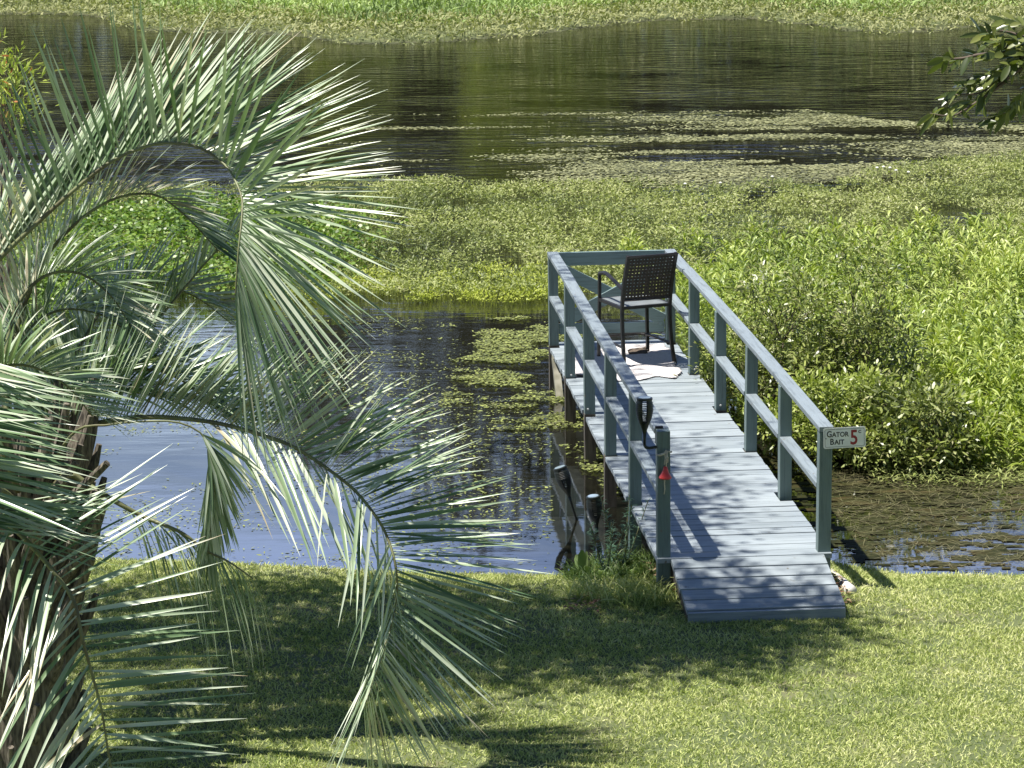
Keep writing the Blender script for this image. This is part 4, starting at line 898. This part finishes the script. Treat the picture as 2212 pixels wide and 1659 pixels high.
lance('bright_tall_weed', br_poly, 26, .72, 27, .22, .023, M_BRIGHT, 'bright green lance leaved weed crowding the water right of the dock', 31)
yl_poly = gpoly([(1470, 700), (1560, 770), (1700, 860), (1850, 985), (2000, 1000), (2110, 1030), (2900, 1035), (2900, 860), (2212, 850), (2050, 800), (1900, 720), (1700, 640), (1520, 610), (1440, 640)])
lance('yellow_tall_weed', yl_poly, 36, .52, 24, .17, .022, M_YWEED, 'yellowish lance leaved weed along the near right side of the dock', 33)
lance('front_tall_weed', gpoly([(2010, 960), (2100, 1015), (2900, 1030), (2900, 900), (2212, 900), (2050, 900)]), 40, .52, 20, .19, .024, M_YWEED, 'yellowish grassy weed at the front right above the dark water', 37, up=.9)
# individual taller bright clumps standing out of the olive mat
for i, (x, y_) in enumerate(((1500, 545), (1575, 560), (1640, 530), (1700, 548), (1370, 560), (1880, 520), (2010, 505), (2120, 500), (1430, 590), (1780, 530))):
    c = G(x, y_ + 25)[:2]; lance('weed_clump', [(c[0] - .13, c[1] - .15), (c[0] + .13, c[1] - .15), (c[0] + .13, c[1] + .15), (c[0] - .13, c[1] + .15)], 110, .5, 16, .20, .032, M_BRIGHT, '', 40 + i)
cl = [o for o in COL.objects if o.name.startswith('weed_clump')]
cl_lab = ['bright weed clump just right of the chair back', 'bright weed clump a little right of the chair top, second along', 'bright weed clump beyond the middle of the right handrail', 'bright weed clump above the dark shrub, left part', 'bright weed clump peeping behind the chair seat', 'bright weed clump far out above the shrub tip', 'bright weed clump at the back of the right hand weeds', 'bright weed clump furthest right near the picture edge', 'low bright weed clump touching the dock end', 'bright weed clump directly behind the dark shrub tip']
for o, lb in zip(cl, cl_lab): del o['kind']; tag(o, lb, 'plant', 'bright weed clumps at the edge of the floating mat')

# shrubs beside the dock
def shrub(cx, cy, H, rx, n, mat, label, ll=.045, lw=.016, per=46, cloud=.10, lean=0):
    tps = []
    for _ in range(n):
        a = random.random() * 6.283; r = rx * math.sqrt(random.random()); z = H * (.25 + .75 * random.random() * (1 - .55 * (r / rx) ** 2)); tps.append((cx + r * math.cos(a) + lean * z, cy + r * math.sin(a) * .9, z))
    for _ in range(n // 6): a = random.random() * 6.283; tps.append((cx + rx * .5 * math.cos(a), cy + rx * .5 * math.sin(a), H * random.uniform(.95, 1.2)))
    t = tree('shrub', (cx, cy, -.1), H, .025, tps, mat, ll, lw, per, cloud, label, 'shrub', 'shrubs beside the dock', tw=M_TWIG, fork=.12, up=.05, shape='round', seg=3)
    return t
def gp(x, y): g = G(x, y); return g[0], g[1]
shrub(*gp(1690, 905), 1.12, .74, 110, M_SHRUB, 'dark olive shrub with purplish stems beyond the middle of the right railing', .055, .020, 60)
shrub(*gp(1860, 912), 1.36, .48, 70, M_SHRUB, 'tallest dark shrub with upright twiggy tips, in the middle of the right hand weeds', .055, .020, 56)
shrub(*gp(1800, 985), .62, .62, 90, M_SHRUBY, 'low yellow green shrub just behind the sign post', .055, .021, 66)
shrub(*gp(1960, 1000), .55, .66, 100, M_SHRUB, 'low dark glossy shrub overhanging the water right of the sign', .065, .024, 60)
shrub(*gp(1640, 870), .60, .45, 50, M_SHRUBY, 'yellow green shrub between the dark shrub and the middle railing posts', .055, .021, 56)

# white flower heads on stems at the far edge of the mat
for i, (x, y_) in enumerate(((1894, 382), (1908, 380), (1922, 382), (1935, 388), (1962, 392), (1480, 418), (1668, 402), (1556, 416))):
    g = G(x, y_ + 14); h = .22
    fl = empty('white_flower', (g[0], g[1], 0), label=['leftmost tall white flower of the cluster at the far mat edge', 'second tall white flower in the cluster at the far mat edge', 'middle white flower of the cluster at the far mat edge', 'fourth white flower of the cluster at the far mat edge', 'short white flower right of the cluster at the far mat edge', 'lone white flower at the far mat edge above the chair', 'lone white flower at the mat edge left of the flower cluster', 'lone white flower at the mat edge right of the chair line'][i], cat='flower', group='white flowers at the far edge of the mat')
    MB().tube([(0, 0, 0), (.01, 0, h)], .003, 4).build('stem', M_TWIG, fl)
    MB().lathe([(.004, h), (.022, h + .008), (.024, h + .016), (.008, h + .026)], 8).build('flower_head', M_FLOWER, fl)

# floating algae: real thin rafts cut by noise ---------------------------
def rafts(name, poly, dx, dy, sx, sy, thr, mat, label, z=.004, seed=2, grad=None, fine=.15):
    P = np.array(poly); lo, hi = P.min(0), P.max(0); gx = np.arange(lo[0], hi[0], dx); gy = np.arange(lo[1], hi[1], dy)
    XX, YY = np.meshgrid(gx, gy); xx = XX.ravel(); yy2 = YY.ravel()
    val = fbm(xx * sx, yy2 * sy, seed, 5) + fine * (fbm(xx * 9, yy2 * 12, seed + 3, 2) - .5)
    th = thr if grad is None else thr + grad(xx, yy2)
    ok = (inpoly(xx, yy2, poly) & (val > th)).reshape(XX.shape); I_ = np.arange(XX.size).reshape(XX.shape)
    fm = ok[:-1, :-1] & ok[1:, :-1] & ok[:-1, 1:] & ok[1:, 1:]
    Fq_ = np.stack([I_[:-1, :-1][fm], I_[:-1, 1:][fm], I_[1:, 1:][fm], I_[1:, :-1][fm]], -1)
    u, inv = np.unique(Fq_, return_inverse=True)
    v = np.stack([xx[u], yy2[u], z + .006 * fbm(xx[u] * 6, yy2[u] * 6, seed)], 1)
    return tag(fast(name, v, inv.reshape(-1, 4), mat, smooth=True), label, 'algae', kind='stuff')
far_alg = gpoly([(1000, 262), (1130, 245), (1400, 246), (1560, 240), (1750, 240), (1900, 262), (2080, 270), (2400, 275), (2400, 345), (2212, 350), (2060, 362), (1900, 388), (1700, 402), (1580, 418), (1350, 408), (1190, 412), (1100, 395), (1000, 330)])
def gr(x, y):   # more scum towards the right
    t = np.clip((x - G(1600, 320)[0]) / 4.5, -1, 1); return -.15 * t + .02 + .06 * np.clip(-t, 0, 1)
q = scatter(far_alg, 130000); dn = fbm(q[:, 0] * .30, q[:, 1] * 1.25, 4, 5); dn = dn - gr(q[:, 0], q[:, 1]) - .55 + RNG.normal(0, .06, len(q)); q = q[dn > 0][:80000]; n = len(q)
v, f = leaves(np.concatenate([q, np.full((n, 1), .012) + RNG.random((n, 1)) * .02], 1), rdir(n, 0, .25), RNG.normal(0, .12, (n, 3)) + (0, 0, 1), RNG.uniform(.03, .09, n), RNG.uniform(.02, .06, n), 0, seg=3, shape='round')
tag(fast('floating_pads', v, f, M_PADS), 'grey green floating pads and scum flecks on the open water at the right', 'algae', kind='stuff')
q = scatter(gpoly([(820, 225), (1300, 232), (1750, 236), (1750, 330), (1500, 400), (1200, 400), (700, 395), (700, 300)]), 90000); dn = fbm(q[:, 0] * .25, q[:, 1] * 1.6, 12, 5) - .62 + RNG.normal(0, .03, len(q)); q = q[dn > 0][:9000]; n = len(q)
v, f = leaves(np.concatenate([q, np.full((n, 1), .01)], 1), rdir(n, 0, .2), RNG.normal(0, .1, (n, 3)) + (0, 0, 1), RNG.uniform(.03, .08, n), RNG.uniform(.02, .05, n), 0, seg=2, shape='round')
tag(fast('thin_algae', v, f, M_PADS), 'thin pale algae streaks on the open water behind the mat', 'algae', kind='stuff')
nap = gpoly([(930, 700), (1080, 690), (1190, 680), (1290, 700), (1330, 880), (1420, 1010), (1330, 1080), (1240, 1000), (1190, 950), (1060, 930), (940, 900), (980, 800)])
q = scatter(nap, 60000); dn = fbm(q[:, 0] * 1.6, q[:, 1] * 2.6, 6, 5) - .565 + RNG.normal(0, .035, len(q)) + .07 * np.clip((q[:, 0] - G(1150, 850)[0]) / 1.5, -.5, 1); q = q[dn > 0][:26000]; n = len(q)
v, f = leaves(np.concatenate([q, np.full((n, 1), .008) + RNG.random((n, 1)) * .02], 1), rdir(n, .1, .3), RNG.normal(0, .2, (n, 3)) + (0, 0, 1), RNG.uniform(.015, .05, n), RNG.uniform(.01, .03, n), 0, seg=2, shape='round')
tag(fast('near_algae', v, f, M_NPAD), 'yellow green algae and duckweed on the water beside the dock piles', 'algae', kind='stuff')
q = scatter(gpoly([(150, 850), (600, 680), (950, 690), (1190, 900), (1200, 1235), (650, 1215), (150, 1195)]), 16000); dn = fbm(q[:, 0] * .9, q[:, 1] * 1.3, 61, 4) - .5 + RNG.normal(0, .05, len(q)); q = q[dn > 0][:8200]; n = len(q)
v, f = leaves(np.concatenate([q, np.full((n, 1), .006)], 1), rdir(n, .05, .2), RNG.normal(0, .15, (n, 3)) + (0, 0, 1), RNG.uniform(.012, .05, n), RNG.uniform(.006, .022, n), 0, seg=2, shape='round')
tag(fast('duckweed', v, f, M_NPAD), 'tiny duckweed flecks drifting over the near pond', 'algae', kind='stuff')
rafts('submerged_weed', gpoly([(1500, 960), (1800, 990), (2000, 1010), (2900, 1015), (2900, 1243), (2212, 1240), (1980, 1232), (1830, 1215), (1760, 1180), (1600, 1060)]), .022, .026, 5.5, 14, .47, M_ALGD, 'brown and olive weed just under the surface right of the dock', z=.003, seed=19, fine=.6)
strip_n = 1500; q = scatter(gpoly([(1790, 1010), (2400, 1015), (2400, 1235), (2212, 1230), (1960, 1228), (1820, 1180)]), 9000)[:4200]
a_ = RNG.random(len(q)) * 6.28; bD = np.stack([np.cos(a_), np.sin(a_) * .6, RNG.random(len(q)) * .12], 1)
tag(fast('drifting_stalks', *leaves(np.concatenate([q, np.full((len(q), 1), .008)], 1), bD, np.tile([0, 0, 1.0], (len(q), 1)), RNG.uniform(.05, .22, len(q)), np.full(len(q), .0045), .02, seg=2), M_STEM), 'fine dry stalks scattered on the water right of the dock', 'water weed', kind='stuff')
q = scatter(gpoly([(1820, 990), (2400, 1000), (2400, 1060), (2212, 1055), (1900, 1050)]), 4000); n = len(q)
tag(fast('edge_weed', *leaves(np.concatenate([q, RNG.random((n, 1)) * .08], 1), rdir(n, .3, .8), np.tile([0, 0, 1.0], (n, 1)), RNG.uniform(.04, .1, n), np.full(n, .014), .2), M_MAT), 'low weed creeping over the water below the right hand shrubs', 'water weed', kind='stuff')

# far bank -----------------------------------------------------------
xs_ = np.linspace(-26, 26, 90)
lowp = [(x, float(y_far(x)) - .7 + .5 * float(vn(x * 1.7, 3.0))) for x in xs_]
def off(k): return [(x, float(y_far(x)) + k) for x in xs_[::-1]]
cover('far_bank_mat', lowp + off(5.0), 260, .22, .13, .05, M_BANKO, 'olive weed fringe along the far shore', 'water weed', stems=.2, up=.6, clump=1, seed=51, ground=True)
mid = [(x, float(y_far(x)) + 3.0) for x in xs_]
cover('far_bank_grass', mid + [(26, 90), (-26, 90)], 70, .42, .26, .045, M_BANK, 'bright green grass growing on the far bank', 'grass', stems=0, up=.9, clump=1, seed=55, ground=True, hn=.8)
cover('far_bank_low_grass', mid + [(26, 84), (-26, 84)], 120, .12, .16, .07, M_BANK, 'low bright green leaves covering the far bank', 'grass', up=.5, seed=57, ground=True)

# ------------------------------------------------------------------ lawn
lx0, lx1 = -6.5, 6.5
lp = [(lx0, 12.5), (lx1, 12.5)] + [(x, float(y_near(x)) + .02) for x in np.linspace(lx1, lx0, 60)]
q = scatter(lp, int((lx1 - lx0) * 10 * 4800))
dkx = (q[:, 0] - DO[0]) * ca + (q[:, 1] - DO[1]) * sa; dky = -(q[:, 0] - DO[0]) * sa + (q[:, 1] - DO[1]) * ca
q = q[~((dkx > .08) & (dkx < 1.2) & (dky > -.74) & (dky < 2))]
dens = fbm(q[:, 0] * 2.2, q[:, 1] * 2.2, 77); q = q[RNG.random(len(q)) < np.clip((dens - .22) * 3.4, .4, 1)]
n = len(q); hb = .022 + .026 * fbm(q[:, 0] * 1.1, q[:, 1] * 1.1, 71) + .02 * RNG.random(n)
v, f = leaves(np.stack([q[:, 0], q[:, 1], gz(q[:, 0], q[:, 1]) - .004], 1), rdir(n, .85, 1.0), RNG.normal(0, 1, (n, 3)), hb, RNG.uniform(.0045, .0085, n), .25, seg=2, shape='blade')
tag(fast('lawn_grass', v, f, M_GRASS), 'short yellow green lawn grass in front of the pond', 'grass', kind='stuff')
# longer grass along the shore, the ramp and the post
def tuft(name, poly, dens_, L, Wd, mat, label, up=1.0, droop=.5):
    P = np.array(poly); q = scatter(poly, int((P.max(0) - P.min(0)).prod() * dens_)); n = len(q)
    v, f = leaves(np.stack([q[:, 0], q[:, 1], gz(q[:, 0], q[:, 1]) - .01], 1), rdir(n, up, .8), RNG.normal(0, 1, (n, 3)), L * (.5 + RNG.random(n)), np.full(n, Wd), droop, seg=3, shape='blade')
    return tag(fast(name, v, f, mat), label, 'grass', kind='stuff')
sx_ = np.linspace(-6, 6.2, 80)
tuft('shore_grass', [(x, float(y_near(x)) - .16) for x in sx_] + [(x, float(y_near(x)) + .09) for x in sx_[::-1]], 1500, .075, .007, M_GRASS, 'ragged longer grass along the water edge of the lawn')
tuft('ramp_grass', [dkp(.05, -.99), dkp(1.24, -.99), dkp(1.24, -.76), dkp(.05, -.76)], 1500, .06, .006, M_GRASS, 'longer grass blades standing against the foot of the ramp')
tuft('post_grass', gpoly([(1225, 1290), (1420, 1290), (1470, 1330), (1400, 1345), (1225, 1320)], .1) , 2300, .24, .009, M_GRASS, 'long drooping grass tufts left of the ramp')
tuft('side_grass', gpoly([(1800, 1300), (1880, 1270), (1920, 1300), (1840, 1330)], .15), 1500, .10, .007, M_GRASS, 'longer grass around the white pipe right of the ramp')
# plants left of the dock
def weedplant(name, x, y_, z, nl, L, Wd, mat, label, up=.8, shape='lance', H=.0, seg=4, droop=.3):
    g = G(x, y_, z); t = empty(name, g, label=label, cat='plant')
    n = nl; hb_ = RNG.random(n) * H; b0 = np.zeros((n, 3)); b0[:, 2] = hb_
    fast('leaves', *leaves(b0, rdir(n, up, .9), RNG.normal(0, .3, (n, 3)) + (0, -.3, 1), L * (1 + RNG.normal(0, .25, n)), np.full(n, Wd), droop, seg=seg, shape=shape, fold=.15), mat, t)
    MB().tube([(0, 0, -.03), (0, .005, max(H, .04))], .005, 5).build('stem', M_STEM, t)
    return t
weedplant('broadleaf_plant', 1262, 1250, .03, 9, .26, .085, M_BROAD, 'broad leaved weed with upright leaves at the shore left of the dock', up=1.1, shape='round')
weedplant('broadleaf_plant', 1330, 1262, .06, 9, .24, .06, M_BROAD, 'pale broad leaved weed in the long grass beside the dock post', up=.7)
weedplant('broadleaf_plant', 1255, 1305, .14, 6, .09, .045, M_BROAD, 'small weed with yellowing leaves at the lawn edge left of the dock', up=.6, shape='round')
def feathery(x, y_, z, label, H=.42):
    g = G(x, y_, z); t = empty('feathery_plant', g, label=label, cat='plant'); n = 330; hh = RNG.random(n) ** .8 * H
    k = RNG.integers(0, 5, n); an = k * 1.26; b0 = np.stack([np.cos(an) * hh * .35, np.sin(an) * hh * .3, hh], 1)
    fast('leaves', *leaves(b0, rdir(n, .4, .8), np.tile([0, 0, 1.0], (n, 1)), .075 * (1.2 - hh / H * .5), np.full(n, .011), .2, seg=2), M_FEATHER, t)
    m = MB()
    for k in range(5): m.tube([(0, 0, -.03), (math.cos(k * 1.26) * H * .35, math.sin(k * 1.26) * H * .3, H)], .003, 4)
    m.build('stem', M_STEM, t)
feathery(1345, 1235, .03, 'dark feathery blue green weed standing against the dock side', .55)
tuft('bank_grass', gpoly([(1225, 1215), (1360, 1185), (1420, 1200), (1440, 1290), (1300, 1290), (1225, 1275)], .02), 1500, .20, .009, M_SIDE, 'dark rank grass on the bank under the left side of the dock')
feathery(1310, 1250, .05, 'shorter feathery weed left of the dark tall one', .40)
# leaf litter
for poly, lb in ((gpoly([(1225, 1300), (1300, 1300), (1300, 1335), (1225, 1335)], .15), 'brown leaf litter at the lawn edge left of the dock'), (gpoly([(1395, 1215), (1470, 1225), (1480, 1320), (1450, 1300), (1390, 1240)], .12), 'brown leaf litter around the front left post'), (gpoly([(1800, 1240), (1830, 1280), (1850, 1330), (1810, 1325), (1790, 1260)], .14), 'reddish leaf litter along the right side of the ramp')):
    P = np.array(poly); q = scatter(poly, int((P.max(0) - P.min(0)).prod() * 900)); n = len(q)
    v, f = leaves(np.stack([q[:, 0], q[:, 1], gz(q[:, 0], q[:, 1]) + .02 + RNG.random(n) * .03], 1), rdir(n, .1, .5), RNG.normal(0, .4, (n, 3)) + (0, 0, 1), RNG.uniform(.02, .06, n), RNG.uniform(.008, .025, n), .1, seg=2, shape='round')
    tag(fast('leaf_litter', v, f, M_LITTER), lb, 'leaf litter', kind='stuff')
bpy.context.view_layer.update()
